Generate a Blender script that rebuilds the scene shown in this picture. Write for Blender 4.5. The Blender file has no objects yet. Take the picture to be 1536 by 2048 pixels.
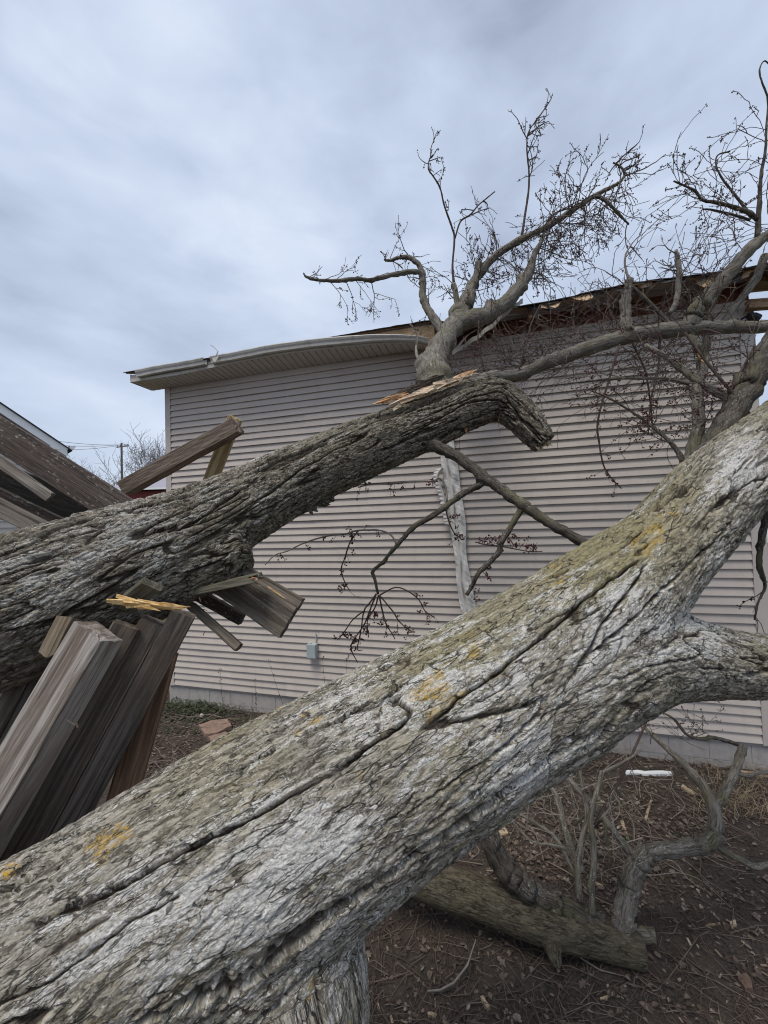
import bpy, bmesh, math, random
import numpy as np
from mathutils import Vector, Matrix
from mathutils.kdtree import KDTree

S = bpy.context.scene
COL = S.collection
R = math.radians

# ------------------------------------------------------------------ camera, sky, sun
F = 769.0                       # focal length in photograph pixels (ultra wide phone lens)
EYE = Vector((0.0, 0.0, 2.87))
roll, tanp = 0.0306, 0.0288
pit = math.atan(tanp)
Uc = Vector((-math.sin(roll)*math.cos(pit), math.cos(roll)*math.cos(pit), -math.sin(pit)))
fw = Vector((0, 0, -1))
Fc = (fw - Uc*fw.dot(Uc)).normalized()
Xc = Fc.cross(Uc).normalized()
M3 = Matrix((Xc, Fc, Uc))       # camera -> world
cam_d = bpy.data.cameras.new('camera')
cam = bpy.data.objects.new('camera', cam_d)
COL.objects.link(cam)
cam.matrix_world = Matrix.Translation(EYE) @ M3.to_4x4()
cam_d.sensor_fit = 'VERTICAL'
cam_d.sensor_height = 36.0
cam_d.lens = F/2048*36.0
cam_d.clip_start = 0.02
cam_d.clip_end = 1500
S.camera = cam

w = bpy.data.worlds.new('World')
S.world = w
w.use_nodes = True
nt = w.node_tree
nt.nodes.clear()
def N(nt, t, **kw):
    n = nt.nodes.new(t)
    for k, v in kw.items():
        setattr(n, k, v)
    return n
SUN_EL, SUN_AZ = R(66), R(215)   # azimuth clockwise from +Y: behind the camera, to its left
sky = N(nt, 'ShaderNodeTexSky', sky_type='NISHITA')
sky.sun_disc = False
sky.sun_elevation = SUN_EL
sky.sun_rotation = SUN_AZ
sky.air_density = 1.0; sky.dust_density = 2.0; sky.ozone_density = 1.0
tc = N(nt, 'ShaderNodeTexCoord')
sep = N(nt, 'ShaderNodeSeparateXYZ')
nt.links.new(tc.outputs['Generated'], sep.inputs[0])
zc = N(nt, 'ShaderNodeMath', operation='MAXIMUM'); nt.links.new(sep.outputs[2], zc.inputs[0]); zc.inputs[1].default_value = 0.0
def cloudnoise(rot, scale, loc, nscale, detail, rough, dist=0.0):
    mp = N(nt, 'ShaderNodeMapping')
    mp.inputs['Rotation'].default_value = rot; mp.inputs['Scale'].default_value = scale; mp.inputs['Location'].default_value = loc
    nt.links.new(tc.outputs['Generated'], mp.inputs[0])
    nz = N(nt, 'ShaderNodeTexNoise'); nz.inputs['Scale'].default_value = nscale; nz.inputs['Detail'].default_value = detail
    nz.inputs['Roughness'].default_value = rough; nz.inputs['Distortion'].default_value = dist
    nt.links.new(mp.outputs[0], nz.inputs['Vector'])
    return nz.outputs[0]
c1 = cloudnoise((.25, .55, .4), (1.0, 1.0, 1.7), (1.62, .55, .2), 1.9, 4, .5, .25)
c2 = cloudnoise((.35, .75, .3), (1.0, 1.0, 2.6), (7.1, 3.0, 1.2), 4.2, 6, .55, .35)
mixc = N(nt, 'ShaderNodeMath', operation='MULTIPLY_ADD'); nt.links.new(c2, mixc.inputs[0]); mixc.inputs[1].default_value = 0.42; nt.links.new(c1, mixc.inputs[2])
ramp = N(nt, 'ShaderNodeValToRGB')
nt.links.new(mixc.outputs[0], ramp.inputs[0])
cr = ramp.color_ramp
cr.elements[0].position = 0.42; cr.elements[0].color = (.255, .300, .400, 1)
cr.elements[1].position = 0.92; cr.elements[1].color = (.585, .650, .760, 1)
e = cr.elements.new(0.58); e.color = (.365, .425, .545, 1)
e = cr.elements.new(0.74); e.color = (.460, .530, .660, 1)
# paler towards the horizon, where the cloud is seen edge on
hz = N(nt, 'ShaderNodeMapRange'); nt.links.new(zc.outputs[0], hz.inputs[0])
hz.inputs['From Min'].default_value = 0.0; hz.inputs['From Max'].default_value = 0.34; hz.inputs['To Min'].default_value = 0.55; hz.inputs['To Max'].default_value = 0.0
hm = N(nt, 'ShaderNodeMix', data_type='RGBA'); nt.links.new(hz.outputs[0], hm.inputs['Factor']); nt.links.new(ramp.outputs[0], hm.inputs['A'])
hm.inputs['B'].default_value = (.53, .605, .72, 1)
gain = N(nt, 'ShaderNodeVectorMath', operation='SCALE'); nt.links.new(hm.outputs['Result'], gain.inputs[0]); gain.inputs['Scale'].default_value = 7.7
mx = N(nt, 'ShaderNodeMix', data_type='RGBA'); mx.inputs['Factor'].default_value = 0.93
nt.links.new(sky.outputs[0], mx.inputs['A']); nt.links.new(gain.outputs[0], mx.inputs['B'])
bg = N(nt, 'ShaderNodeBackground'); bg.inputs['Strength'].default_value = 0.1
nt.links.new(mx.outputs['Result'], bg.inputs['Color'])
wo = N(nt, 'ShaderNodeOutputWorld'); nt.links.new(bg.outputs[0], wo.inputs['Surface'])

sd = bpy.data.lights.new('sun', 'SUN')
sd.energy = 1.5; sd.angle = R(24); sd.color = (1.0, .94, .85)
sun = bpy.data.objects.new('sun', sd); COL.objects.link(sun)
sdir = Vector((math.sin(SUN_AZ)*math.cos(SUN_EL), math.cos(SUN_AZ)*math.cos(SUN_EL), math.sin(SUN_EL)))
sun.rotation_euler = sdir.to_track_quat('Z', 'Y').to_euler()
sun.location = sdir*30
S.view_settings.view_transform = 'Standard'
S.view_settings.look = 'None'
S.view_settings.exposure = 0.76
S.view_settings.gamma = 1.0
S.view_settings.use_curve_mapping = False
S.render.engine = 'CYCLES'
S.cycles.max_bounces = 6
S.cycles.use_denoising = True
S.cycles.filter_width = 1.1

# ------------------------------------------------------------------ placing helpers
def P(px, py, d):
    """World point seen at a photograph pixel, d metres along the camera axis."""
    return EYE + M3 @ Vector(((px-768)/F*d, -(py-1024)/F*d, -d))
def ray(px, py):
    return M3 @ Vector(((px-768)/F, -(py-1024)/F, -1.0))
def G(px, py, z=0.0):
    """Point where the view through a pixel meets the horizontal plane at height z."""
    r = ray(px, py)
    return EYE + r*((z-EYE.z)/r.z)

CORNER = P(351, 1368, 6.4)
we = M3 @ Vector((-2774.0, -100.0, -F)); we.z = 0
WE = -we.normalized()                      # along the wall, to the right
WN = Vector((WE.y, -WE.x, 0))              # out of the wall, towards the viewer
if WN.dot(EYE-CORNER) < 0: WN = -WN
WO = Vector((CORNER.x, CORNER.y, 0))
def wall_pt(s, z, off=0.0):
    return WO + WE*s + WN*off + Vector((0, 0, z))
def W(px, py, off=0.0):
    """(s, z) on the wall plane moved out by off, under a pixel."""
    r = ray(px, py)
    t = ((WO + WN*off) - EYE).dot(WN)/r.dot(WN)
    p = EYE + r*t
    return (p-WO).dot(WE), p.z
def WP(px, py, off=0.0):
    s, z = W(px, py, off)
    return wall_pt(s, z, off)

def tag(o, label=None, cat=None, group=None, kind=None):
    if label: o['label'] = label
    if cat: o['category'] = cat
    if group: o['group'] = group
    if kind: o['kind'] = kind
    return o
def empty(name, loc, label=None, cat=None, group=None, kind=None):
    o = bpy.data.objects.new(name, None); COL.objects.link(o); o.location = loc
    o.empty_display_size = 0.1
    return tag(o, label, cat, group, kind)
def world_of(o):
    m = o.matrix_basis.copy()
    if o.parent is not None:
        m = world_of(o.parent) @ o.matrix_parent_inverse @ m
    return m
def adopt(o, parent):
    """Parent without moving: positions are kept in world coordinates while building."""
    if parent is not None:
        o.parent = parent
        o.matrix_parent_inverse = world_of(parent).inverted()
    return o
def link(name, me, mat, parent=None, smooth=False):
    o = bpy.data.objects.new(name, me); COL.objects.link(o)
    if mat is not None:
        me.materials.append(mat)
    if smooth:
        me.polygons.foreach_set('use_smooth', [True]*len(me.polygons))
    return adopt(o, parent)

class MB:
    """Collects vertices and faces (and optional bark coordinates) for ONE mesh object."""
    def __init__(s):
        s.v = []; s.f = []; s.b = []; s.c = []
    def add(s, v, f, b=None, c=None):
        n = len(s.v)
        s.v.extend(v); s.f.extend([tuple(i+n for i in q) for q in f])
        s.b.extend(b if b is not None else [(0, 0, 0)]*len(v))
        s.c.extend([c if c is not None else 0.5]*len(v))
    def build(s, name, mat, parent=None, smooth=False, bark=False, tone=False):
        me = bpy.data.meshes.new(name)
        me.from_pydata([tuple(x) for x in s.v], [], s.f)
        if bark:
            a = me.attributes.new('bark', 'FLOAT_VECTOR', 'POINT')
            a.data.foreach_set('vector', np.array(s.b, dtype=np.float32).ravel())
            a = me.attributes.new('relief', 'FLOAT', 'POINT')
            a.data.foreach_set('value', np.full(len(s.v), .5, dtype=np.float32))
        if tone:
            a = me.attributes.new('tone', 'FLOAT', 'POINT')
            a.data.foreach_set('value', np.array(s.c, dtype=np.float32))
        me.update()
        return link(name, me, mat, parent, smooth)
    def box(s, c, ax, ay, az, tone=None):
        """Box round c with half-axis vectors."""
        c = Vector(c)
        v = [c+ax*i+ay*j+az*k for i in (-1, 1) for j in (-1, 1) for k in (-1, 1)]
        s.add(v, [(0, 1, 3, 2), (4, 6, 7, 5), (0, 4, 5, 1), (2, 3, 7, 6), (0, 2, 6, 4), (1, 5, 7, 3)], c=tone)

def catmull(pts, n):
    """Smooth curve through pts (each a tuple of floats), n samples per span."""
    p = np.array(pts, float)
    if len(p) == 2:
        t = np.linspace(0, 1, n+1)[:, None]
        return p[0]*(1-t)+p[1]*t
    ext = np.vstack([2*p[0]-p[1], p, 2*p[-1]-p[-2]])
    out = []
    for i in range(1, len(ext)-2):
        a, b, c, d = ext[i-1], ext[i], ext[i+1], ext[i+2]
        t = np.linspace(0, 1, n, endpoint=False)[:, None]
        out.append(.5*((2*b)+(-a+c)*t+(2*a-5*b+4*c-d)*t*t+(-a+3*b-3*c+d)*t**3))
    out.append(p[-1:])
    return np.vstack(out)
def frames(c):
    """Tangents and rotation-minimising side vectors along a polyline."""
    t = np.gradient(c, axis=0); t /= np.linalg.norm(t, axis=1)[:, None]+1e-9
    u = np.zeros_like(c)
    a = np.array([0, 0, 1.0]) if abs(t[0][2]) < .9 else np.array([0, 1.0, 0])
    x = a - t[0]*a.dot(t[0]); u[0] = x/np.linalg.norm(x)
    for i in range(1, len(c)):
        x = u[i-1]-t[i]*u[i-1].dot(t[i]); u[i] = x/(np.linalg.norm(x)+1e-9)
    return t, u, np.cross(t, u)
def tube(mb, pts, rad, sides=8, cap=True, s0=0.0, wob=0.0, rng=None, tone=None):
    c = np.array(pts, float); t, u, v = frames(c)
    seg = np.r_[0, np.cumsum(np.linalg.norm(np.diff(c, axis=0), axis=1))]+s0
    V = []; B = []; Fc = []
    n = len(c)
    an = np.linspace(0, 2*math.pi, sides, endpoint=False)
    for i in range(n):
        r = rad[i]
        rr = np.full(sides, r)
        if wob and rng is not None:
            rr = rr*(1+wob*(rng.random(sides)-.5))
        ring = c[i]+np.outer(np.cos(an)*rr, u[i])+np.outer(np.sin(an)*rr, v[i])
        V.extend(map(tuple, ring))
        B.extend([(seg[i], r*math.cos(a), r*math.sin(a)) for a in an])
    for i in range(n-1):
        for k in range(sides):
            k2 = (k+1) % sides
            Fc.append((i*sides+k, i*sides+k2, (i+1)*sides+k2, (i+1)*sides+k))
    if cap:
        Fc.append(tuple(range(sides-1, -1, -1)))
        Fc.append(tuple((n-1)*sides+k for k in range(sides)))
    mb.add(V, Fc, B, tone)

# ------------------------------------------------------------------ numpy noise
def _hash(x, y, z, seed):
    h = (x.astype(np.uint32)*np.uint32(374761393) + y.astype(np.uint32)*np.uint32(668265263)
         + z.astype(np.uint32)*np.uint32(2147483647) + np.uint32(seed*974634777 & 0xffffffff))
    h = (h ^ (h >> np.uint32(13)))*np.uint32(1274126177)
    h = (h ^ (h >> np.uint32(16)))*np.uint32(2246822519)
    return h ^ (h >> np.uint32(15))
def perlin(x, y, z, seed=0):
    xi = np.floor(x); yi = np.floor(y); zi = np.floor(z)
    fx, fy, fz = (x-xi).astype(np.float32), (y-yi).astype(np.float32), (z-zi).astype(np.float32)
    xi = xi.astype(np.int64); yi = yi.astype(np.int64); zi = zi.astype(np.int64)
    ux, uy, uz = [q*q*q*(q*(q*6-15)+10) for q in (fx, fy, fz)]
    out = np.zeros_like(fx)
    for i in (0, 1):
        wx = ux if i else 1-ux
        for j in (0, 1):
            wy = uy if j else 1-uy
            for k in (0, 1):
                wz = uz if k else 1-uz
                h = _hash(xi+i, yi+j, zi+k, seed)
                gx = (h & np.uint32(255)).astype(np.float32)/127.5-1
                gy = ((h >> np.uint32(8)) & np.uint32(255)).astype(np.float32)/127.5-1
                gz = ((h >> np.uint32(16)) & np.uint32(255)).astype(np.float32)/127.5-1
                out += wx*wy*wz*(gx*(fx-i)+gy*(fy-j)+gz*(fz-k))
    return out
def fbm(x, y, z, octv=4, seed=0, gain=.5):
    a = 1.0; o = 0
    for i in range(octv):
        o = o+a*perlin(x*2**i, y*2**i, z*2**i, seed+i*7); a *= gain
    return o
def voronoi(x, y, z, seed=0):
    """F1, F2 and a random value of the nearest cell."""
    xi = np.floor(x).astype(np.int64); yi = np.floor(y).astype(np.int64); zi = np.floor(z).astype(np.int64)
    f1 = np.full(x.shape, 9.0, np.float32); f2 = f1.copy(); cid = np.zeros(x.shape, np.float32)
    for i in (-1, 0, 1):
        for j in (-1, 0, 1):
            for k in (-1, 0, 1):
                a, b, c = xi+i, yi+j, zi+k
                h = _hash(a, b, c, seed)
                d = ((a-x+(h & np.uint32(1023)).astype(np.float32)/1023)**2
                     + (b-y+((h >> np.uint32(10)) & np.uint32(1023)).astype(np.float32)/1023)**2
                     + (c-z+((h >> np.uint32(20)) & np.uint32(1023)).astype(np.float32)/1023)**2).astype(np.float32)
                near = d < f1
                f2 = np.where(near, f1, np.minimum(f2, d))
                cid = np.where(near, (_hash(a, b, c, seed+31) & np.uint32(1023)).astype(np.float32)/1023, cid)
                f1 = np.where(near, d, f1)
    return np.sqrt(f1), np.sqrt(f2), cid
def sstep(a, b, x):
    t = np.clip((x-a)/(b-a), 0, 1)
    return t*t*(3-2*t)

# ------------------------------------------------------------------ material helpers
class MT:
    def __init__(s, name):
        s.m = bpy.data.materials.new(name); s.m.use_nodes = True
        s.t = s.m.node_tree; s.b = s.t.nodes['Principled BSDF']
        s.b.inputs['Roughness'].default_value = .85
        s.b.inputs['Specular IOR Level'].default_value = .25
    def L(s, a, b): s.t.links.new(a, b)
    def val(s, sock, v):
        if hasattr(v, 'is_output') or hasattr(v, 'links'): s.L(v, sock)
        else: sock.default_value = v
    def attr(s, name, out='Vector'):
        return N(s.t, 'ShaderNodeAttribute', attribute_name=name).outputs[out]
    def obj(s): return N(s.t, 'ShaderNodeTexCoord').outputs['Object']
    def pos(s): return N(s.t, 'ShaderNodeNewGeometry').outputs['Position']
    def rnd(s): return N(s.t, 'ShaderNodeObjectInfo').outputs['Random']
    def map(s, vec, scale=(1, 1, 1), loc=(0, 0, 0), rot=(0, 0, 0)):
        n = N(s.t, 'ShaderNodeMapping'); s.L(vec, n.inputs[0])
        n.inputs['Scale'].default_value = scale; s.val(n.inputs['Location'], loc); n.inputs['Rotation'].default_value = rot
        return n.outputs[0]
    def noise(s, vec, scale=1, detail=4, rough=.5, dist=0, w=None):
        n = N(s.t, 'ShaderNodeTexNoise')
        s.L(vec, n.inputs['Vector'])
        n.inputs['Scale'].default_value = scale; n.inputs['Detail'].default_value = detail
        n.inputs['Roughness'].default_value = rough; n.inputs['Distortion'].default_value = dist
        return n.outputs[0]
    def vor(s, vec, scale=1, feature='F1', out='Distance', rand=1):
        n = N(s.t, 'ShaderNodeTexVoronoi', feature=feature); s.L(vec, n.inputs['Vector'])
        n.inputs['Scale'].default_value = scale; n.inputs['Randomness'].default_value = rand
        return n.outputs[out]
    def math(s, op, a, b=0.0, c=0.0, clamp=False):
        n = N(s.t, 'ShaderNodeMath', operation=op); n.use_clamp = clamp
        s.val(n.inputs[0], a); s.val(n.inputs[1], b); s.val(n.inputs[2], c)
        return n.outputs[0]
    def rng(s, v, a, b, c=0.0, d=1.0, smooth=True):
        n = N(s.t, 'ShaderNodeMapRange'); n.interpolation_type = 'SMOOTHSTEP' if smooth else 'LINEAR'
        s.L(v, n.inputs[0])
        for k, q in zip(('From Min', 'From Max', 'To Min', 'To Max'), (a, b, c, d)): n.inputs[k].default_value = q
        return n.outputs[0]
    def mix(s, f, a, b, blend='MIX'):
        n = N(s.t, 'ShaderNodeMix', data_type='RGBA', blend_type=blend)
        s.val(n.inputs['Factor'], f)
        for k, q in (('A', a), ('B', b)):
            if isinstance(q, tuple): n.inputs[k].default_value = (*q[:3], 1)
            else: s.L(q, n.inputs[k])
        return n.outputs['Result']
    def color(s, c):
        if isinstance(c, tuple): s.b.inputs['Base Color'].default_value = (*c[:3], 1)
        else: s.L(c, s.b.inputs['Base Color'])
        return s
    def bump(s, h, strength=.5, dist=.005):
        n = N(s.t, 'ShaderNodeBump'); n.inputs['Strength'].default_value = strength; n.inputs['Distance'].default_value = dist
        s.L(h, n.inputs['Height']); s.L(n.outputs[0], s.b.inputs['Normal'])
        return s
    def rough(s, r): s.val(s.b.inputs['Roughness'], r); return s

def mat_bark(name, base, pale, inner, olive, lichen, lich_amt, yel_amt, olive_amt, fine=1.0, white_k=.30):
    """Flaky bark: grain, thin splits showing darker inner bark, and three kinds of lichen."""
    m = MT(name)
    c = m.attr('bark'); rel0 = m.attr('relief', 'Fac')
    rel = m.math('MAXIMUM', rel0, 0.0); split = m.math('MULTIPLY', rel0, -1.0, clamp=True)
    wh = m.attr('white', 'Fac'); ov = m.attr('olive', 'Fac'); ye = m.attr('yellow', 'Fac')
    wv = N(m.t, 'ShaderNodeTexNoise'); m.L(m.map(c, (12, 30, 30)), wv.inputs['Vector']); wv.inputs['Scale'].default_value = 1; wv.inputs['Detail'].default_value = 5; wv.inputs['Roughness'].default_value = .65
    wa = N(m.t, 'ShaderNodeVectorMath', operation='SUBTRACT'); m.L(wv.outputs['Color'], wa.inputs[0]); wa.inputs[1].default_value = (.5, .5, .5)
    wb = N(m.t, 'ShaderNodeVectorMath', operation='MULTIPLY'); m.L(wa.outputs[0], wb.inputs[0]); wb.inputs[1].default_value = (.075, .020, .020)
    wc = N(m.t, 'ShaderNodeVectorMath', operation='ADD'); m.L(c, wc.inputs[0]); m.L(wb.outputs[0], wc.inputs[1])
    cw = wc.outputs[0]
    n1 = m.noise(m.map(cw, (22, 60, 60)), 1, 7, .70)
    n2 = m.noise(m.map(c, (150, 300, 300)), 1, 4, .68)
    n3 = m.noise(m.map(c, (5, 14, 14), (2, 2, 2)), 1, 4, .6)
    big = m.noise(m.map(c, (1.6, 3.4, 3.4), (3.1, 0, 0)), 1, 4, .6)
    e1 = m.vor(m.map(cw, (8.5, 44, 44)), 1, 'DISTANCE_TO_EDGE')
    e2 = m.vor(m.map(cw, (30, 105, 105), (3, 3, 3)), 1, 'DISTANCE_TO_EDGE')
    cell = N(m.t, 'ShaderNodeTexVoronoi'); m.L(m.map(cw, (30, 105, 105), (3, 3, 3)), cell.inputs['Vector']); cell.inputs['Scale'].default_value = 1
    cs = N(m.t, 'ShaderNodeSeparateColor'); m.L(cell.outputs['Color'], cs.inputs[0])
    mixb = m.math('ADD', m.math('MULTIPLY', n1, .6), m.math('ADD', m.math('MULTIPLY', n2, .45), m.math('MULTIPLY', m.math('SUBTRACT', cs.outputs[0], .5), .16)))
    col = m.mix(m.rng(mixb, .40, .66), base, pale)
    col = m.mix(m.math('MULTIPLY', m.rng(n3, .50, .68), .5), col, tuple(x*.62 for x in pale))
    ol = m.noise(m.map(c, (1.3, 2.6, 2.6), (9.0, 2, 0)), 1, 4, .6)
    of = m.math('ADD', m.math('MULTIPLY', m.rng(ol, .48, .70), .6), ov, clamp=True)
    col = m.mix(m.math('MULTIPLY', m.math('MULTIPLY', of, olive_amt), m.rng(mixb, .30, .62)), col, olive)
    # grey-white crustose lichen: broken, grainy cover, thickest on the raised flakes
    patch = m.noise(m.map(cw, (3.0, 17.0, 17.0), (0, 5, 0)), 1, 6, .70)
    grain = m.noise(m.map(cw, (130, 250, 250), (0, 3, 0)), 1, 5, .75)
    cov = m.math('ADD', m.math('MULTIPLY', m.math('SUBTRACT', patch, .5), 2.0), m.math('MULTIPLY', m.math('SUBTRACT', big, .5), .8))
    cov = m.math('ADD', m.math('ADD', cov, m.math('MULTIPLY', wh, white_k)), -.30+.22*lich_amt)
    gr = m.math('ADD', m.math('MULTIPLY', grain, 1.0), m.math('ADD', m.math('MULTIPLY', rel, .12), m.math('MULTIPLY', cs.outputs[1], .14)))
    lm = m.rng(m.math('ADD', m.math('MULTIPLY', cov, .50), gr), .67, .77)
    tint = m.mix(m.rng(n2, .38, .62), tuple(x*.55 for x in lichen), lichen)
    col = m.mix(m.math('MULTIPLY', lm, .92), col, tint)
    # orange-yellow lichen spots
    yn = m.noise(m.map(c, (11.0, 24.0, 24.0), (1, 7, 2)), 1, 4, .62)
    ym = m.math('MULTIPLY', m.rng(m.math('ADD', yn, m.math('MULTIPLY', ye, .24)), .66-.02*yel_amt, .78), m.rng(grain, .48, .535))
    col = m.mix(m.math('MULTIPLY', ym, min(1.0, yel_amt)), col, (.50, .31, .045))
    # thin splits between flakes, down to the inner bark
    s1 = m.math('MULTIPLY', m.rng(e1, .012, .048, 1, 0), m.rng(m.noise(m.map(c, (7, 18, 18), (5, 5, 0)), 1, 3, .6), .47, .57))
    s2 = m.math('MULTIPLY', m.rng(e2, .012, .060, 1, 0), m.rng(m.noise(m.map(c, (13, 30, 30), (0, 9, 0)), 1, 3, .6), .50, .60))
    sp = m.math('MAXIMUM', s1, m.math('MULTIPLY', s2, .65))
    col = m.mix(m.math('MULTIPLY', sp, .80), col, inner)
    col = m.mix(m.math('MULTIPLY', m.rng(split, .25, .9), .85), col, m.mix(n1, inner, (.085, .060, .042)))
    m.color(col)
    h = m.math('ADD', m.math('ADD', m.math('MULTIPLY', n1, .7), m.math('MULTIPLY', n2, .35)), m.math('ADD', m.math('MULTIPLY', cs.outputs[0], .35), m.math('MULTIPLY', sp, -.9)))
    m.bump(h, 1.0*fine, .012)
    m.rough(.92)
    return m.m
def mat_smoothbark(name, a, b, spot):
    """Young bark: fine lengthwise splits, lenticels, grey lichen flecks and greenish algae."""
    m = MT(name); c = m.attr('bark')
    n = m.noise(m.map(c, (10, 42, 42)), 1, 6, .66)
    n2 = m.noise(m.map(c, (70, 130, 130)), 1, 4, .65)
    ln = m.noise(m.map(c, (9, 120, 120), (2, 0, 0)), 1, 4, .6)
    col = m.mix(m.rng(n, .34, .66), a, b)
    col = m.mix(m.math('MULTIPLY', m.rng(ln, .52, .64), .7), col, tuple(x*.45 for x in a))
    lo = m.noise(m.map(c, (3, 9, 9), (4, 0, 0)), 1, 4, .6)
    col = m.mix(m.math('MULTIPLY', m.rng(lo, .50, .66), .65), col, (.125, .118, .060))
    fl = m.math('MULTIPLY', m.rng(n2, .55, .64), m.rng(m.noise(m.map(c, (4, 14, 14), (0, 6, 0)), 1, 4, .6), .42, .58))
    col = m.mix(fl, col, spot)
    kn = m.vor(m.map(c, (7, 16, 16)), 1)
    col = m.mix(m.math('MULTIPLY', m.rng(kn, .05, .13, 1, 0), .7), col, tuple(x*.4 for x in a))
    h = m.math('SUBTRACT', m.math('ADD', m.math('MULTIPLY', n, .8), m.math('MULTIPLY', n2, .6)), m.math('MULTIPLY', m.rng(ln, .50, .66), .8))
    m.color(col).bump(h, .9, .006).rough(.88)
    return m.m
def mat_wood(name, dark, light, stain, stain_amt=.3, grain=1.0, lich=0.0, crack=.5, rough=.85, ring=True, warp=1.0):
    """Weathered timber, grain along local X."""
    m = MT(name); o = m.obj(); rd = m.rnd()
    off = m.math('MULTIPLY', rd, 37.0)
    cx = N(m.t, 'ShaderNodeCombineXYZ'); m.L(off, cx.inputs[0]); m.L(off, cx.inputs[1]); m.L(m.math('MULTIPLY', rd, 11.0), cx.inputs[2])
    va = N(m.t, 'ShaderNodeVectorMath', operation='ADD'); m.L(o, va.inputs[0]); m.L(cx.outputs[0], va.inputs[1])
    p = va.outputs[0]
    kn = m.vor(m.map(p, (1.7, 5.5, 5.5)), 1)
    sp = N(m.t, 'ShaderNodeSeparateXYZ'); m.L(p, sp.inputs[0])
    kw = m.math('MULTIPLY', m.rng(kn, .0, .34, 1, 0), .035*warp)
    wv = m.math('MULTIPLY', m.math('SUBTRACT', m.noise(m.map(p, (1.1, 5, 5)), 1, 2, .5), .5), .035*warp)
    yy = m.math('ADD', m.math('ADD', sp.outputs[1], kw), wv)
    zz_ = m.math('ADD', sp.outputs[2], m.math('MULTIPLY', kw, .6))
    pc = N(m.t, 'ShaderNodeCombineXYZ'); m.L(sp.outputs[0], pc.inputs[0]); m.L(yy, pc.inputs[1]); m.L(zz_, pc.inputs[2])
    bands = m.rng(m.noise(m.map(pc.outputs[0], (.35, 34*grain, 26*grain)), 1, 3, .55), .34, .66)
    g = m.rng(m.noise(m.map(p, (4, 150, 150)), 1, 6, .72), .30, .70)
    mixv = m.math('ADD', m.math('MULTIPLY', bands, .50 if ring else .2), m.math('MULTIPLY', g, .50 if ring else .8))
    col = m.mix(m.rng(mixv, .25, .78), dark, light)
    st = m.noise(m.map(p, (1.6, 6, 6), (3, 1, 2)), 1, 4, .55)
    col = m.mix(m.math('MULTIPLY', m.rng(st, .42, .68), stain_amt), col, stain)
    knot = m.rng(kn, .07, .15, 1, 0)
    col = m.mix(m.math('MULTIPLY', knot, .75), col, tuple(x*.35 for x in dark))
    ck = m.rng(m.noise(m.map(p, (.9, 60, 60), (5, 0, 0)), 1, 4, .55), .635, .675)
    col = m.mix(m.math('MULTIPLY', ck, crack), col, tuple(x*.3 for x in dark))
    if lich:
        lm = m.math('MULTIPLY', m.rng(m.noise(m.map(p, (26, 80, 80)), 1, 4, .65), .56, .68), m.rng(m.noise(m.map(p, (4, 10, 10)), 1, 3, .5), .40, .60))
        col = m.mix(m.math('MULTIPLY', lm, lich), col, (.42, .40, .37))
    m.color(col)
    h = m.math('SUBTRACT', m.math('ADD', m.math('MULTIPLY', bands, .4), m.math('MULTIPLY', g, .8)), m.math('MULTIPLY', ck, 1.2))
    m.bump(h, .55, .003).rough(rough)
    return m.m
def mat_plain(name, col, rough=.6, var=.12, nscale=6, bumpn=0, metallic=0.0, dirt=None, dirt_amt=0.0):
    m = MT(name); p = m.pos()
    n = m.noise(p, nscale, 5, .6)
    c = m.mix(m.rng(n, .25, .75), tuple(x*(1-var) for x in col), tuple(min(1, x*(1+var)) for x in col))
    if dirt:
        d = m.noise(m.map(p, (9, 9, 2.2)), 1, 6, .65)
        c = m.mix(m.math('MULTIPLY', m.rng(d, .45, .75), dirt_amt), c, dirt)
    m.color(c).rough(rough)
    m.b.inputs['Metallic'].default_value = metallic
    if bumpn: m.bump(m.noise(p, bumpn, 4, .6), .35, .003)
    return m.m

# ------------------------------------------------------------------ materials
BARK_B = mat_bark('bark_pale', (.092, .080, .060), (.450, .410, .338), (.018, .015, .012), (.265, .230, .100), (.74, .72, .68), .85, 1.0, .80, 1.0, .37)
BARK_A = mat_bark('bark_dark', (.066, .054, .041), (.325, .285, .225), (.016, .013, .010), (.17, .155, .085), (.62, .60, .55), .68, .1, .35)
BARK_LOG = mat_bark('bark_mossy', (.058, .049, .034), (.150, .128, .088), (.022, .018, .011), (.098, .086, .036), (.45, .45, .42), -.05, .1, .9, .8)
SMOOTH = mat_smoothbark('bark_smooth', (.115, .100, .082), (.215, .195, .165), (.36, .35, .32))
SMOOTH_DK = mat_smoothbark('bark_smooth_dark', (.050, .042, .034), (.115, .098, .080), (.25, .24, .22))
TWIG = mat_plain('twig', (.065, .047, .040), .8, .25, 20)
TWIG_PALE = mat_plain('twig_pale', (.20, .18, .155), .8, .25, 20)
BUD = mat_plain('bud', (.060, .016, .018), .7, .35, 60)
TORN = mat_wood('torn_wood', (.34, .15, .06), (.72, .50, .30), (.28, .10, .04), .35, 1.2, ring=False)
SPLINTER = mat_wood('fresh_splinter', (.52, .30, .10), (.78, .58, .30), (.40, .20, .06), .3, 1.2, ring=False)

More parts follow.
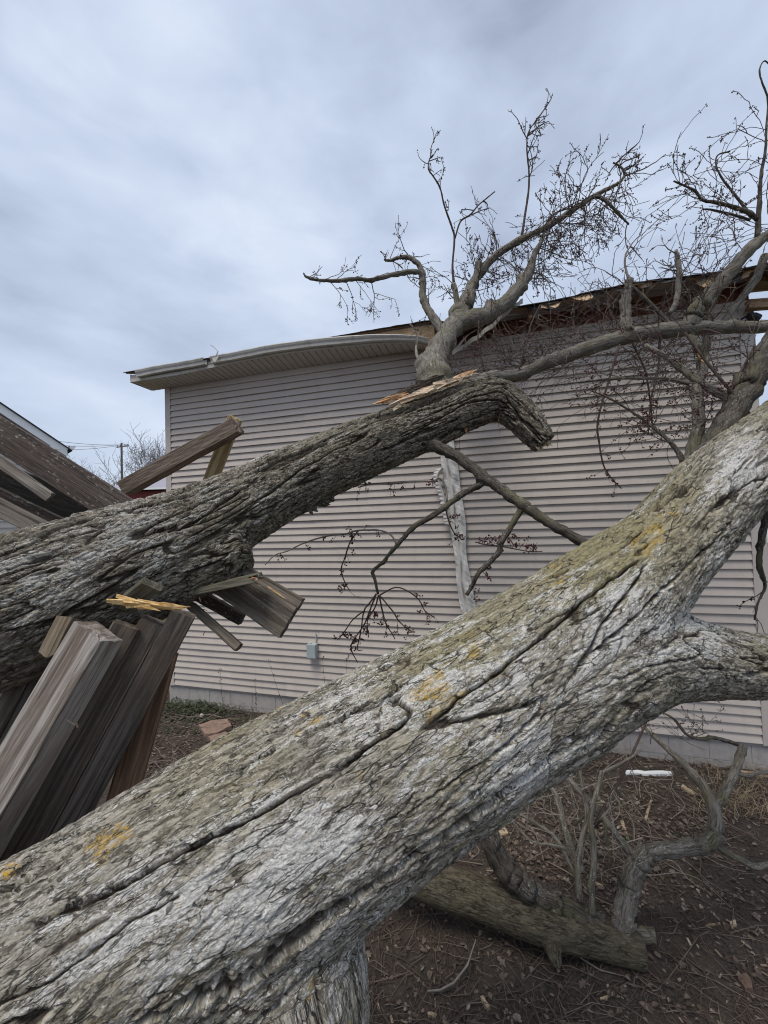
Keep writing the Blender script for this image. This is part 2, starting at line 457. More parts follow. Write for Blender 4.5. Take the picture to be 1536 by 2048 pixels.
SIDING = mat_plain('siding_vinyl', (.488, .432, .388), .62, .035, 3, 0, 0, (.38, .335, .295), .34)
_m = SIDING.node_tree; _b = _m.nodes['Principled BSDF']; _src = _b.inputs['Base Color'].links[0].from_socket
_oi = N(_m, 'ShaderNodeObjectInfo'); _mr = N(_m, 'ShaderNodeMapRange'); _m.links.new(_oi.outputs['Random'], _mr.inputs[0]); _mr.inputs['To Min'].default_value = .95; _mr.inputs['To Max'].default_value = 1.05
_vm = N(_m, 'ShaderNodeVectorMath', operation='SCALE'); _m.links.new(_src, _vm.inputs[0]); _m.links.new(_mr.outputs[0], _vm.inputs['Scale']); _m.links.new(_vm.outputs[0], _b.inputs['Base Color'])
TRIM = mat_plain('trim_vinyl', (.49, .44, .405), .55, .04, 4)
SOFFIT = mat_plain('soffit_vinyl', (.52, .475, .425), .6, .05, 6)
GUTTER = mat_plain('gutter_metal', (.52, .50, .46), .5, .10, 40, 0, .0, (.27, .25, .22), .55)
BLOCK = mat_plain('block_concrete', (.36, .335, .315), .9, .10, 14, 70, 0, (.22, .20, .18), .35)
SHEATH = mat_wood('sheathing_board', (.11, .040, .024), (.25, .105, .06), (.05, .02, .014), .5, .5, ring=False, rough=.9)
FASCIA = mat_wood('fascia_wood', (.40, .26, .14), (.66, .49, .32), (.30, .18, .10), .4, .8, ring=False)
RAFTER = mat_wood('rafter_wood', (.20, .12, .065), (.40, .27, .17), (.12, .07, .04), .4, .8)
SHINGLE = mat_plain('shingle', (.045, .045, .046), .95, .35, 60, 120)
METALBOX = mat_plain('painted_metal', (.37, .42, .43), .5, .06, 20)
WHITE = mat_plain('white_paint', (.78, .79, .80), .5, .03, 6)

# ------------------------------------------------------------------ ground
def ground_height(x, y):
    x = np.asarray(x, float); y = np.asarray(y, float)
    z = .035*perlin(x*.7, y*.7, x*0, 3)+.022*perlin(x*2.3, y*2.3, x*0, 5)
    near = np.exp(-((x-1)**2+(y-3)**2)/60)
    z = z*near+.010*perlin(x*9, y*9, x*0, 8)*near+.006*perlin(x*21, y*21, x*0, 9)*near
    return z-.03*(1-near)
def axis(lo, hi, a, b, step, far):
    mid = list(np.arange(a, b+1e-6, step))
    left = [-g for g in np.geomspace(.08, -lo+a, far)][::-1]
    right = list(np.geomspace(.08, hi-b, far))
    return np.array([a+g for g in left]+mid+[b+g for g in right])
gx = axis(-320, 320, -4.6, 5.0, .030, 26); gy = axis(-320, 420, .9, 6.9, .030, 26)
XX, YY = np.meshgrid(gx, gy)
ZZ = ground_height(XX.ravel(), YY.ravel())
nx, ny = len(gx), len(gy)
idx = np.arange(nx*ny).reshape(ny, nx)
gf = np.stack([idx[:-1, :-1], idx[:-1, 1:], idx[1:, 1:], idx[1:, :-1]], -1).reshape(-1, 4)
me = bpy.data.meshes.new('ground')
me.vertices.add(nx*ny); me.vertices.foreach_set('co', np.stack([XX.ravel(), YY.ravel(), ZZ], 1).astype(np.float32).ravel())
me.loops.add(gf.size); me.loops.foreach_set('vertex_index', gf.ravel().astype(np.int32))
me.polygons.add(len(gf)); me.polygons.foreach_set('loop_start', np.arange(0, gf.size, 4, dtype=np.int32))
me.update(calc_edges=True)
m = MT('soil'); p = m.pos()
a = m.noise(p, 5, 6, .65); b = m.noise(p, 60, 5, .7); c = m.noise(p, .9, 4, .5)
col = m.mix(m.rng(b, .3, .7), (.022, .0175, .015), (.078, .062, .052))
col = m.mix(m.rng(a, .44, .64), col, (.066, .052, .043))
chips = m.vor(m.map(p, (1, 1, 1)), 75, 'F1', 'Color')
sc_ = N(m.t, 'ShaderNodeSeparateColor'); m.L(chips, sc_.inputs[0])
col = m.mix(m.math('MULTIPLY', m.rng(sc_.outputs[0], .84, .88), .25), col, (.17, .125, .09))
sx = N(m.t, 'ShaderNodeSeparateXYZ'); m.L(p, sx.inputs[0])
# lawn beyond the beds
far = m.math('MAXIMUM', m.rng(sx.outputs[0], 5.6, 6.6), m.rng(sx.outputs[1], 7.5, 9.0))
col = m.mix(far, col, m.mix(b, (.055, .075, .025), (.12, .12, .055)))
mossm = m.math('MULTIPLY', m.rng(m.noise(p, 3.1, 4, .6), .58, .68), m.rng(b, .45, .6))
col = m.mix(m.math('MULTIPLY', mossm, .6), col, (.045, .060, .020))
m.color(col).bump(m.math('ADD', b, m.math('MULTIPLY', a, .6)), .9, .012).rough(.95)
g = link('ground', me, m.m, None, True); tag(g, kind='structure')

# ------------------------------------------------------------------ house: siding, foundation, eave
S_R, _ = W(1471, 590)                       # where the siding ends at the right corner
ZS, COURSE = .30, .1016
NC = 49
ZT = ZS+NC*COURSE
house = empty('house', wall_pt(S_R/2, 0, 0), 'house wall of taupe lap siding with a crushed eave and bent gutter', 'house')
rng = np.random.default_rng(11)
def siding_mesh(s0, s1, zb, lift, nk=2):
    """One vinyl panel: two lapped courses with a turned-under butt edge."""
    prof = []
    for k in range(nk):
        z = zb+k*COURSE
        prof += [(.003+lift, z+.0005), (.029+lift, z), (.029+lift, z+.005), (.003+lift, z+COURSE)]
    n = max(2, int((s1-s0)/.5)+1)
    ss = np.linspace(s0, s1, n)
    V = []; Fc = []
    for i, q in enumerate(ss):
        for (o, z) in prof:
            wv = .0016*math.sin(q*2.1+zb*7)+.0012*math.sin(q*5.3+zb*13)
            V.append(wall_pt(q, z+.6*wv, o+wv))
    m_ = len(prof)
    for i in range(n-1):
        for k in range(m_-1):
            a_ = i*m_+k
            Fc.append((a_, a_+m_, a_+m_+1, a_+1))
    Fc.append(tuple(range(m_))); Fc.append(tuple((n-1)*m_+k for k in range(m_-1, -1, -1)))
    return V, Fc
seams = [[2.1, 5.4], [1.15, 4.4], [3.05, 6.3], [.62, 3.9, 7.2], [2.6, 5.9], [1.6, 4.9], [3.4, 6.8], [.9, 4.1, 7.3]]
for rrow in range(NC//2+1):
    cuts = [0.0]+[q+.09*math.sin(rrow*3.7) for q in seams[rrow % len(seams)] if q < S_R-.2]+[S_R]
    for i in range(len(cuts)-1):
        mb = MB()
        v, f = siding_mesh(cuts[i]-(.02 if i else 0), cuts[i+1], ZS+2*rrow*COURSE, .0036 if i % 2 else 0, 1 if rrow == NC//2 else 2)
        mb.add(v, f)
        mb.build('siding_panel', SIDING, house)
# the carcass of the house behind the siding
zz = Vector((0, 0, 1))
CX = .13
DEPTH = 6.0
mb = MB()
mb.box(wall_pt(S_R/2, (ZS+.01+ZT+.02)/2, -DEPTH/2-.004), WE*(S_R/2+.10), -WN*(DEPTH/2), zz*((ZT+.01-ZS)/2))
mb.build('wall_core', SIDING, house)
for s_, wd in ((-.055, .055), (S_R+.075, .073)):
    mb = MB()
    z0, z1 = ZS-.015, ZT-.004
    mb.box(wall_pt(s_, (z0+z1)/2, -.03), WE*wd, WN*.056, zz*((z1-z0)/2))
    mb.box(wall_pt(s_+(wd-.006)*(1 if s_ < 1 else -1), (z0+z1)/2, .001), WE*.006, WN*.030, zz*((z1-z0)/2-.001))
    mb.build('corner_post', TRIM, house)
# foundation blocks, mortar joints recessed
bm_ = MB(); bm_.box(wall_pt(S_R/2, .05, -.10), WE*(S_R/2+.12), WN*.09, zz*.249); bm_.build('mortar', BLOCK, house)
zc_ = -.14
row = 0
while zc_ < ZS-.03:
    h_ = min(.193, ZS-.004-zc_)
    s_ = -.13+(.2 if row % 2 else 0)-.2
    while s_ < S_R+.13:
        a_ = max(s_, -.13); b_ = min(s_+.397, S_R+.14)
        if b_-a_ > .04:
            mb = MB(); mb.box(wall_pt((a_+b_)/2, zc_+h_/2, -.06+rng.random()*.002), WE*((b_-a_)/2-.002), WN*.055, zz*(h_/2-.0015))
            mb.build('foundation_block', BLOCK, house)
        s_ += .4
    zc_ += .2; row += 1

# eave. outline of the gutter read from the photograph on the plane of its front
OV = .40
top_px = [(269, 739), (341, 726), (419, 712), (500, 697), (560, 686), (671, 673), (759, 668.5), (826, 670), (856, 676)]
bot_px = [(276, 752), (341, 739), (419, 726), (500, 711), (560, 700), (671, 687), (759, 680), (826, 679), (856, 683)]
edge_px = [(284, 761), (359, 749), (445, 731), (500, 720), (560, 709), (671, 696), (759, 688), (826, 686), (856, 686)]
gt = catmull([W(x, y, OV+.10) for x, y in top_px], 6)
gb = catmull([W(x, y, OV+.085) for x, y in bot_px], 6)
ge = catmull([W(x, y, OV) for x, y in edge_px], 6)
def z_edge(s): return float(np.interp(s, ge[:, 0], ge[:, 1]))
mb = MB()
prof_n = 0
V = []; Fc = []
for (st, zt), (sb, zb) in zip(gt, gb):
    h_ = max(.05, zt-zb)
    crush = 1.0
    pr = [(OV+.012, zt-.005), (OV+.012, zt-h_*.96), (OV+.075, zt-h_), (OV+.080, zt-h_*.62), (OV+.095, zt-h_*.40), (OV+.104, zt-h_*.14), (OV+.100, zt), (OV+.086, zt-.004), (OV+.088, zt-h_*.16), (OV+.072, zt-h_*.9), (OV+.018, zt-h_*.88), (OV+.015, zt-.006)]
    prof_n = len(pr)
    wob = .0022*math.sin(st*7)+.0016*math.sin(st*19)
    V += [wall_pt(st, z_+wob*.5, o_+wob) for o_, z_ in pr]
for i in range(len(gt)-1):
    if 1.02 < gt[i][0] < 1.10: continue
    for k in range(prof_n):
        k2 = (k+1) % prof_n
        Fc.append((i*prof_n+k, i*prof_n+k2, (i+1)*prof_n+k2, (i+1)*prof_n+k))
Fc.append(tuple(range(prof_n))); Fc.append(tuple((len(gt)-1)*prof_n+k for k in range(prof_n)))
mb.add(V, Fc)
gut = mb.build('gutter', GUTTER, house)
# torn strap and flap where the gutter is split
mb = MB()
p0 = WP(432, 712, OV+.10)
tube(mb, [p0, WP(436, 703, OV+.10), WP(428, 694, OV+.11), WP(421, 690, OV+.12)], [.009, .008, .007, .005], 5)
mb.add([WP(424, 716, OV+.115), WP(438, 712, OV+.115), WP(431, 724, OV+.118), WP(426, 722, OV+.116)], [(0, 1, 2, 3)])
mb.build('gutter_strap', GUTTER, gut)
# fascia board behind the gutter, boxed soffit edge (J trim)
def eave_s(i0): return gt[i0][0]
ss_ = gt[:, 0]
S_BRK = ss_[-1]
def z_gut_bot(s): return float(np.interp(s, gb[:, 0], gb[:, 1]))
Z_EDGE = 5.44
mb = MB(); V = []; Fc = []
nS = 40
S_L = -.42
for i in range(nS+1):
    s_ = S_L+(S_BRK-.02-S_L)*i/nS
    zb_ = z_edge(s_)
    V += [wall_pt(s_, zb_, OV-.012), wall_pt(s_, zb_, OV+.004), wall_pt(s_, zb_+.045, OV+.006), wall_pt(s_, zb_+.045, OV-.012)]
for i in range(nS):
    for k in range(4):
        k2 = (k+1) % 4
        Fc.append((i*4+k, i*4+k2, i*4+4+k2, i*4+4+k))
Fc += [(0, 1, 2, 3), tuple(nS*4+k for k in range(4))]
mb.add(V, Fc); mb.build('soffit_edge_trim', GUTTER, house)
# soffit: one slat per groove
s_ = S_L+.02
k = 0
while s_ < S_BRK-.12:
    e_ = s_+.1016
    mb = MB()
    def q(s, o):
        zo_ = z_edge(s)+.004
        return wall_pt(s, (ZT-.002)*(1-o/OV)+zo_*(o/OV), o*.985)
    th = zz*.006
    V = []
    gp = .013
    for s2, dz in ((s_, .013), (s_+.004, .013), (s_+gp, 0), (e_-gp*.4, 0)):
        for o in (0, OV):
            V.append(q(s2, o)+zz*dz)
    V += [q(s_, 0)+zz*.018, q(s_, OV)+zz*.018, q(e_-gp*.4, 0)+zz*.016, q(e_-gp*.4, OV)+zz*.016]
    mb.add(V, [(0, 1, 3, 2), (2, 3, 5, 4), (4, 5, 7, 6), (8, 10, 11, 9), (0, 8, 9, 1), (6, 7, 11, 10), (0, 2, 4, 6, 10, 8), (1, 9, 11, 7, 5, 3)])
    mb.build('soffit_slat', SOFFIT, house)
    s_ = e_; k += 1
# closed left end of the eave box
mb = MB()
zo0 = z_edge(S_L)
mb.box(wall_pt(S_L-.006, (zo0+Z_EDGE-.02)/2, OV/2-.01), WE*.006, WN*(OV/2+.005), zz*((Z_EDGE-.02-zo0)/2))
mb.build('eave_end_board', GUTTER, house)
S_CR, _ = W(925, 640, OV)
def sag(s):                                   # the edge is crushed under the limbs
    return -.16*math.exp(-((s-S_CR)/.22)**2)+.02*math.sin(s*3.0)*max(0, min(1, (s-S_CR)/.6))
# aluminium cover behind the gutter, and the bare board above it where the gutter has sagged
S_F1, _ = W(868, 650, OV)
def strip(name, sa, sb, zlo, zhi, o, th, mat, n=40):
    mb = MB(); V = []; Fc = []
    for i in range(n+1):
        s_ = sa+(sb-sa)*i/n
        V += [wall_pt(s_, zlo(s_), o), wall_pt(s_, zlo(s_), o-th), wall_pt(s_, zhi(s_), o-th), wall_pt(s_, zhi(s_), o)]
    for i in range(n):
        for k in range(4):
            k2 = (k+1) % 4
            Fc.append((i*4+k, i*4+4+k, i*4+4+k2, i*4+k2))
    Fc += [(0, 1, 2, 3), tuple(n*4+k for k in range(4))]
    mb.add(V, Fc); return mb.build(name, mat, house)
def z_gt(s): return float(np.interp(s, gt[:, 0], gt[:, 1]))
strip('fascia_cover', S_L, S_BRK-.03, lambda s: z_edge(s)+.046, lambda s: max(z_edge(s)+.06, z_gt(s)-.03), OV-.006, .006, TRIM)
S_F0, _ = W(600, 690, OV)
strip('fascia_board', S_F0, S_F1, lambda s: z_gt(s)-.05, lambda s: Z_EDGE-.018+sag(s), OV-.014, .022, FASCIA)
# roof deck with rafters and ragged shingles
SL = math.tan(R(18))
S_END = S_R+.75
def deck_pt(s, o, dz=0.0):                   # o: distance out of the wall plane, roof rises inwards
    return wall_pt(s, Z_EDGE+(OV-o)*SL+dz, o)
def ragged(s, a, sd):
    return a*(float(perlin(np.array([s*6.0]), np.array([sd]), np.array([.3]), 4)[0])+.6*float(perlin(np.array([s*19.0]), np.array([sd]), np.array([.3]), 5)[0]))
mb = MB(); V = []; Fc = []
ns = 150
for i in range(ns+1):
    s_ = S_L-.08+(S_END-S_L+.08)*i/ns
    jag = abs(ragged(s_, .05, 1.0)) if s_ > S_F1-.35 else 0
    o0 = OV+.01-jag
    dz = sag(s_)
    V += [deck_pt(s_, o0, dz), deck_pt(s_, o0, dz+.016), deck_pt(s_, -2.5, .016), deck_pt(s_, -2.5, 0)]
for i in range(ns):
    for k in range(4):
        k2 = (k+1) % 4
        Fc.append((i*4+k, i*4+k2, i*4+4+k2, i*4+4+k))
Fc += [(0, 1, 2, 3), tuple(ns*4+k for k in range(4))]
mb.add(V, Fc); mb.build('roof_deck', RAFTER, house)
for row in range(9):
    mb = MB(); V = []; Fc = []
    for i in range(ns*2+1):
        s_ = S_L-.10+(S_END-S_L+.10)*i/(ns*2)
        jag = ragged(s_, .045 if s_ > S_F1-1.0 else .008, 2.0+row)
        o0 = OV+.045-row*.14+jag
        dz = sag(s_)*(1 if row < 2 else .3)+.019+row*.004
        lift = (.05*max(0, ragged(s_*.6, 1.0, 5.0))) if (row == 0 and s_ > S_F1-.4) else 0
        V += [deck_pt(s_, o0, dz+lift*.6), deck_pt(s_, o0, dz+.008+lift*.6), deck_pt(s_, o0-.32, dz+.010), deck_pt(s_, o0-.32, dz+.002)]
    n_ = ns*2
    for i in range(n_):
        for k in range(4):
            k2 = (k+1) % 4
            Fc.append((i*4+k, i*4+k2, i*4+4+k2, i*4+4+k))
    mb.add(V, Fc); mb.build('shingle_course', SHINGLE, house)
s_ = S_F1-.05
while s_ < S_END-.1:
    mb = MB()
    o1 = OV-.06-.05*rng.random()
    a_ = deck_pt(s_, o1, sag(s_)-.002); b_ = deck_pt(s_, -1.5, -.002)
    ax_ = (b_-a_)
    mb.add([a_-WE*.019, a_+WE*.019, b_+WE*.019, b_-WE*.019, a_-WE*.019-zz*.12, a_+WE*.019-zz*.12, b_+WE*.019-zz*.14, b_-WE*.019-zz*.14],
           [(0, 1, 2, 3), (7, 6, 5, 4), (0, 4, 5, 1), (1, 5, 6, 2), (2, 6, 7, 3), (3, 7, 4, 0)])
    mb.build('rafter', RAFTER, house)
    s_ += .61
# the sheathing laid bare along the torn part of the eave
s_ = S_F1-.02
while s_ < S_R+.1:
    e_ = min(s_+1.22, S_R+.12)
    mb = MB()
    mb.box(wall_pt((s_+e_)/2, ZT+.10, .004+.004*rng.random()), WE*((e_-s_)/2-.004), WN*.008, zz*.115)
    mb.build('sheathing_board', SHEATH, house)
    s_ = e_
# torn shingles and splinters of decking hanging from the broken edge
for i in range(34):
    s_ = S_F1+.1+(S_END-S_F1-.3)*rng.random()
    a_ = deck_pt(s_, OV+.02-.05*rng.random(), sag(s_)+.012)
    w_, l_ = .05+.09*rng.random(), .04+.10*rng.random()
    dr = -zz*(.25+.9*rng.random())+WN*(.7*rng.random()+.1)+WE*(.5*(rng.random()-.5)); dr.normalize()
    v = [a_-WE*w_, a_+WE*w_, a_+WE*w_*(.2+.8*rng.random())+dr*l_, a_+WE*w_*(-.3+.4*rng.random())+dr*l_*1.25, a_-WE*w_*(.3+.7*rng.random())+dr*l_*.8]
    up_ = zz*.004+WN*.003
    mb = MB(); mb.add(v+[q_+up_ for q_ in v], [(0, 1, 2, 3, 4), (9, 8, 7, 6, 5)]+[(k, (k+1) % 5, (k+1) % 5+5, k+5) for k in range(5)])
    mb.build('torn_shingle' if i % 3 else 'deck_splinter', SHINGLE if i % 3 else FASCIA, house)
# frieze strip at the head of the siding, still there on the torn side
mb = MB()
mb.box(wall_pt((S_F1+S_R)/2+.2, ZT-.018, .020), WE*((S_R-S_F1)/2-.2), WN*.006, zz*.020)
mb.build('head_trim', TRIM, house)
# nailing block at the break of the fascia
mb = MB()
mb.box(wall_pt(S_F1-.05, Z_EDGE-.13, OV-.10), WE*.045, WN*.05, zz*.075); mb.build('nailing_block', FASCIA, house)
# the crushed length of fascia trim lying along the limb
mb = MB()
pts = [P(905, 706, 4.75), P(945, 680, 4.72), P(985, 650, 4.70), P(1022, 616, 4.66), P(1046, 602, 4.62)]
c_ = catmull(pts, 5)
V = []; Fc = []
for i, q in enumerate(c_):
    q = Vector(q); wv = .012*math.sin(i*1.7)
    V += [q+zz*(.028+wv), q+zz*(-.028+wv), q+zz*(-.020+wv)-WN*.03, q+zz*(.03+wv)-WN*.035]
for i in range(len(c_)-1):
    for k in range(4):
        k2 = (k+1) % 4
        Fc.append((i*4+k, i*4+k2, i*4+4+k2, i*4+4+k))
Fc += [(0, 1, 2, 3), tuple((len(c_)-1)*4+k for k in range(4))]
mb.add(V, Fc); mb.build('bent_fascia_trim', GUTTER, house)
mb = MB()
pts = [P(910, 703, 4.62), P(925, 682, 4.60), P(938, 668, 4.58), P(950, 662, 4.58)]
V = []; Fc = []
for i, q in enumerate(catmull(pts, 4)):
    q = Vector(q)
    V += [q+WE*.022+zz*.012, q-WE*.030-zz*.012, q-WE*.028-zz*.004-WN*.02, q+WE*.024+zz*.02-WN*.02]
n_ = len(V)//4
for i in range(n_-1):
    for k in range(4):
        k2 = (k+1) % 4
        Fc.append((i*4+k, i*4+k2, i*4+4+k2, i*4+4+k))
Fc += [(0, 1, 2, 3), tuple((n_-1)*4+k for k in range(4))]
mb.add(V, Fc); mb.build('gutter_scrap', GUTTER, house)
# grey electrical box with its conduit
bx = empty('electrical_box', WP(626, 1299, .02)); adopt(bx, house)
o_ = bx
mb = MB(); cbx = WP(625, 1301, .07)
mb.box(cbx, WE*.072, WN*.048, zz*.098)
mb.build('box_body', METALBOX, bx)
mb = MB(); mb.box(cbx+WN*.052, WE*.068, WN*.004, zz*.094); mb.build('box_cover', METALBOX, bx)
mb = MB(); tube(mb, [cbx+WE*.045-WN*.03+zz*.097, cbx+WE*.048-WN*.03+zz*.17, cbx+WE*.045-WN*.03+zz*.25], [.008, .008, .007], 6); mb.build('conduit', METALBOX, bx)
mb = MB(); mb.box(cbx-WE*.03+zz*.104, WE*.014, WN*.014, zz*.006); mb.build('hub', METALBOX, bx)

# ------------------------------------------------------------------ crushed downspout standing against the wall
DS = mat_plain('downspout_metal', (.62, .60, .565), .5, .06, 60, 60, 0, (.44, .42, .39), .3)
dsp = empty('downspout', WP(930, 1215, .1), 'crushed pale metal downspout leaning on the siding below the broken limb', 'downspout')
lf = catmull([(868, 830), (878, 885), (884, 940), (893, 985), (897, 1040), (909, 1110), (914, 1175), (926, 1240)], 6)
md = catmull([(886, 830), (893, 885), (898, 940), (909, 985), (911, 1040), (922, 1110), (926, 1175), (939, 1240)], 6)
rt = catmull([(901, 830), (908, 885), (917, 940), (922, 985), (931, 1040), (933, 1110), (945, 1175), (956, 1240)], 6)
V = []; Fc = []
for i in range(len(lf)):
    wv = .016*math.sin(i*1.3)+.010*math.sin(i*.47)
    V += [WP(*lf[i], .075+wv), WP(*(lf[i]*.5+md[i]*.5), .094), WP(*(md[i]-np.array([3, 0])), .088), WP(*md[i], .058+wv), WP(*(md[i]+np.array([3, 0])), .088), WP(*(md[i]*.4+rt[i]*.6), .098-wv), WP(*rt[i], .078), WP(*rt[i], .038), WP(*lf[i], .034)]
n_ = 9
for i in range(len(lf)-1):
    for k in range(n_):
        k2 = (k+1) % n_
        Fc.append((i*n_+k, i*n_+k2, i*n_+n_+k2, i*n_+n_+k))
Fc += [tuple(range(n_)), tuple((len(lf)-1)*n_+k for k in range(n_))]
mb = MB(); mb.add(V, Fc); mb.build('pipe', DS, dsp)
# the torn corrugated elbow sticking out of its side
mb = MB(); V = []; Fc = []
el = catmull([(881, 937), (872, 952), (877, 972), (884, 990), (888, 1012), (893, 1035), (896, 1050)], 5)
for i, q in enumerate(el):
    a_ = 5.5 if i % 2 else 2.0
    wd = 7*(1-.5*i/len(el))
    V += [WP(q[0]-a_-wd*.4, q[1], .13), WP(q[0]+wd*.4, q[1]-2, .17), WP(q[0]+wd, q[1]+1, .12), WP(q[0]+2, q[1]+2, .09)]
for i in range(len(el)-1):
    for k in range(4):
        k2 = (k+1) % 4
        Fc.append((i*4+k, i*4+k2, i*4+4+k2, i*4+4+k))
Fc += [(0, 1, 2, 3), tuple((len(el)-1)*4+k for k in range(4))]
mb.add(V, Fc); mb.build('torn_elbow', DS, dsp)

# ------------------------------------------------------------------ bark covered trunks
class Limb:
    """Centre line with radius: control points are (px, py, depth, radius in metres) or world points."""
    bias = 0.0
    def __init__(s, pts, n=10):
        w_ = []
        for p in pts:
            q = P(p[0], p[1], p[2]); w_.append((q.x, q.y, q.z, p[3]))
        c = catmull(w_, n)
        s.c = c[:, :3]; s.r = np.maximum(c[:, 3], .003)
        s.t, s.u, s.v = frames(s.c)
        s.s = np.r_[0, np.cumsum(np.linalg.norm(np.diff(s.c, axis=0), axis=1))]
    def coords(s, co):
        """(s, u, v, distance/radius) of every vertex along this limb."""
        A, B = s.c[:-1], s.c[1:]
        best = np.full(len(co), 1e9, np.float32); bi = np.zeros(len(co), np.int32); bt = np.zeros(len(co), np.float32)
        for i in range(len(A)):
            d = B[i]-A[i]; L2 = d.dot(d)
            rel = co-A[i]
            t = np.clip(rel@d/L2, 0, 1)
            e2 = rel-t[:, None]*d
            dd = (e2*e2).sum(1)
            k = dd < best
            best = np.where(k, dd, best); bi = np.where(k, i, bi); bt = np.where(k, t, bt)
        t = bt[:, None]
        ctr = A[bi]*(1-t)+B[bi]*t
        u = s.u[bi]*(1-t)+s.u[bi+1]*t; v = s.v[bi]*(1-t)+s.v[bi+1]*t
        rel = co-ctr
        rr = s.r[bi]*(1-bt)+s.r[bi+1]*bt
        return s.s[bi]*(1-bt)+s.s[bi+1]*bt, (rel*u).sum(1), (rel*v).sum(1), np.sqrt(best)/rr, rr

def bark_solid(name, limbs, mat, recipe, parent, voxel=.016, iters=10, levels=2, spots=None):
    mb = MB()
    for L in limbs:
        tube(mb, L.c, L.r, 28)
    me = bpy.data.meshes.new('tmp'); me.from_pydata([tuple(x) for x in mb.v], [], mb.f); me.update()
    bm = bmesh.new(); bm.from_mesh(me); bmesh.ops.recalc_face_normals(bm, faces=bm.faces); bm.to_mesh(me); bm.free()
    ob = bpy.data.objects.new('tmp', me); COL.objects.link(ob)
    rm = ob.modifiers.new('r', 'REMESH'); rm.mode = 'VOXEL'; rm.voxel_size = voxel; rm.adaptivity = 0
    sm = ob.modifiers.new('s', 'SMOOTH'); sm.factor = .5; sm.iterations = iters
    if levels:
        su = ob.modifiers.new('u', 'SUBSURF'); su.levels = levels; su.render_levels = levels
    dg = bpy.context.evaluated_depsgraph_get()
    ev = ob.evaluated_get(dg)
    out = bpy.data.meshes.new_from_object(ev)
    bpy.data.objects.remove(ob)
    n = len(out.vertices)
    co = np.empty(n*3, np.float32); out.vertices.foreach_get('co', co); co = co.reshape(-1, 3)
    no = np.empty(n*3, np.float32); out.vertices.foreach_get('normal', no); no = no.reshape(-1, 3)
    wsum = np.zeros(n, np.float32); h = np.zeros(n, np.float32); rel = np.zeros(n, np.float32)
    bc = np.zeros((n, 3), np.float32); wb = np.full(n, -1, np.float32)
    for j, L in enumerate(limbs):
        s, u, v, q, rr = L.coords(co)
        wt = np.exp(-np.clip(((q-1)*rr+L.bias)/.014, -6, 14)).astype(np.float32)
        use = wt > 1e-5
        off = j*7.3
        hh = np.zeros(n, np.float32); rl = np.zeros(n, np.float32)
        if use.any():
            a, b = recipe((s[use]+off), u[use], v[use], rr[use], j)
            hh[use] = a; rl[use] = b
        h += wt*hh; rel += wt*rl; wsum += wt
        k = wt > wb
        bc[k] = np.stack([s+off, u, v], 1)[k]; wb = np.where(k, wt, wb)
    h /= wsum; rel /= wsum
    co2 = co+no*h[:, None]
    out.vertices.foreach_set('co', co2.astype(np.float32).ravel())
    a = out.attributes.new('bark', 'FLOAT_VECTOR', 'POINT'); a.data.foreach_set('vector', bc.ravel())
    a = out.attributes.new('relief', 'FLOAT', 'POINT'); a.data.foreach_set('value', np.clip(rel, -1, 1).astype(np.float32))
    # where the lichens sit on this trunk: centre pixel, radius in pixels, amount (on the side turned to the viewer)
    cc = (co2-np.array(EYE, np.float32))@np.array(M3, np.float32)
    dz = np.maximum(-cc[:, 2], .05); qx = 768+F*cc[:, 0]/dz; qy = 1024-F*cc[:, 1]/dz
    facing = sstep(-.25, .05, -((co2-np.array(EYE, np.float32))*no).sum(1)/np.linalg.norm(co2-np.array(EYE, np.float32), axis=1))
    for key in ('white', 'olive', 'yellow'):
        f_ = np.zeros(n, np.float32)
        for (px, py, d, rad, amp) in (spots or {}).get(key, ()):
            f_ += amp*np.exp(-((qx-px)**2+(qy-py)**2)/rad**2)
        a = out.attributes.new(key, 'FLOAT', 'POINT'); a.data.foreach_set('value', (np.clip(f_, 0, 1.6)*facing).astype(np.float32))
    out.update()
    out.name = name
    print(name, 'faces', len(out.polygons))
    return link(name, out, mat, parent, True)

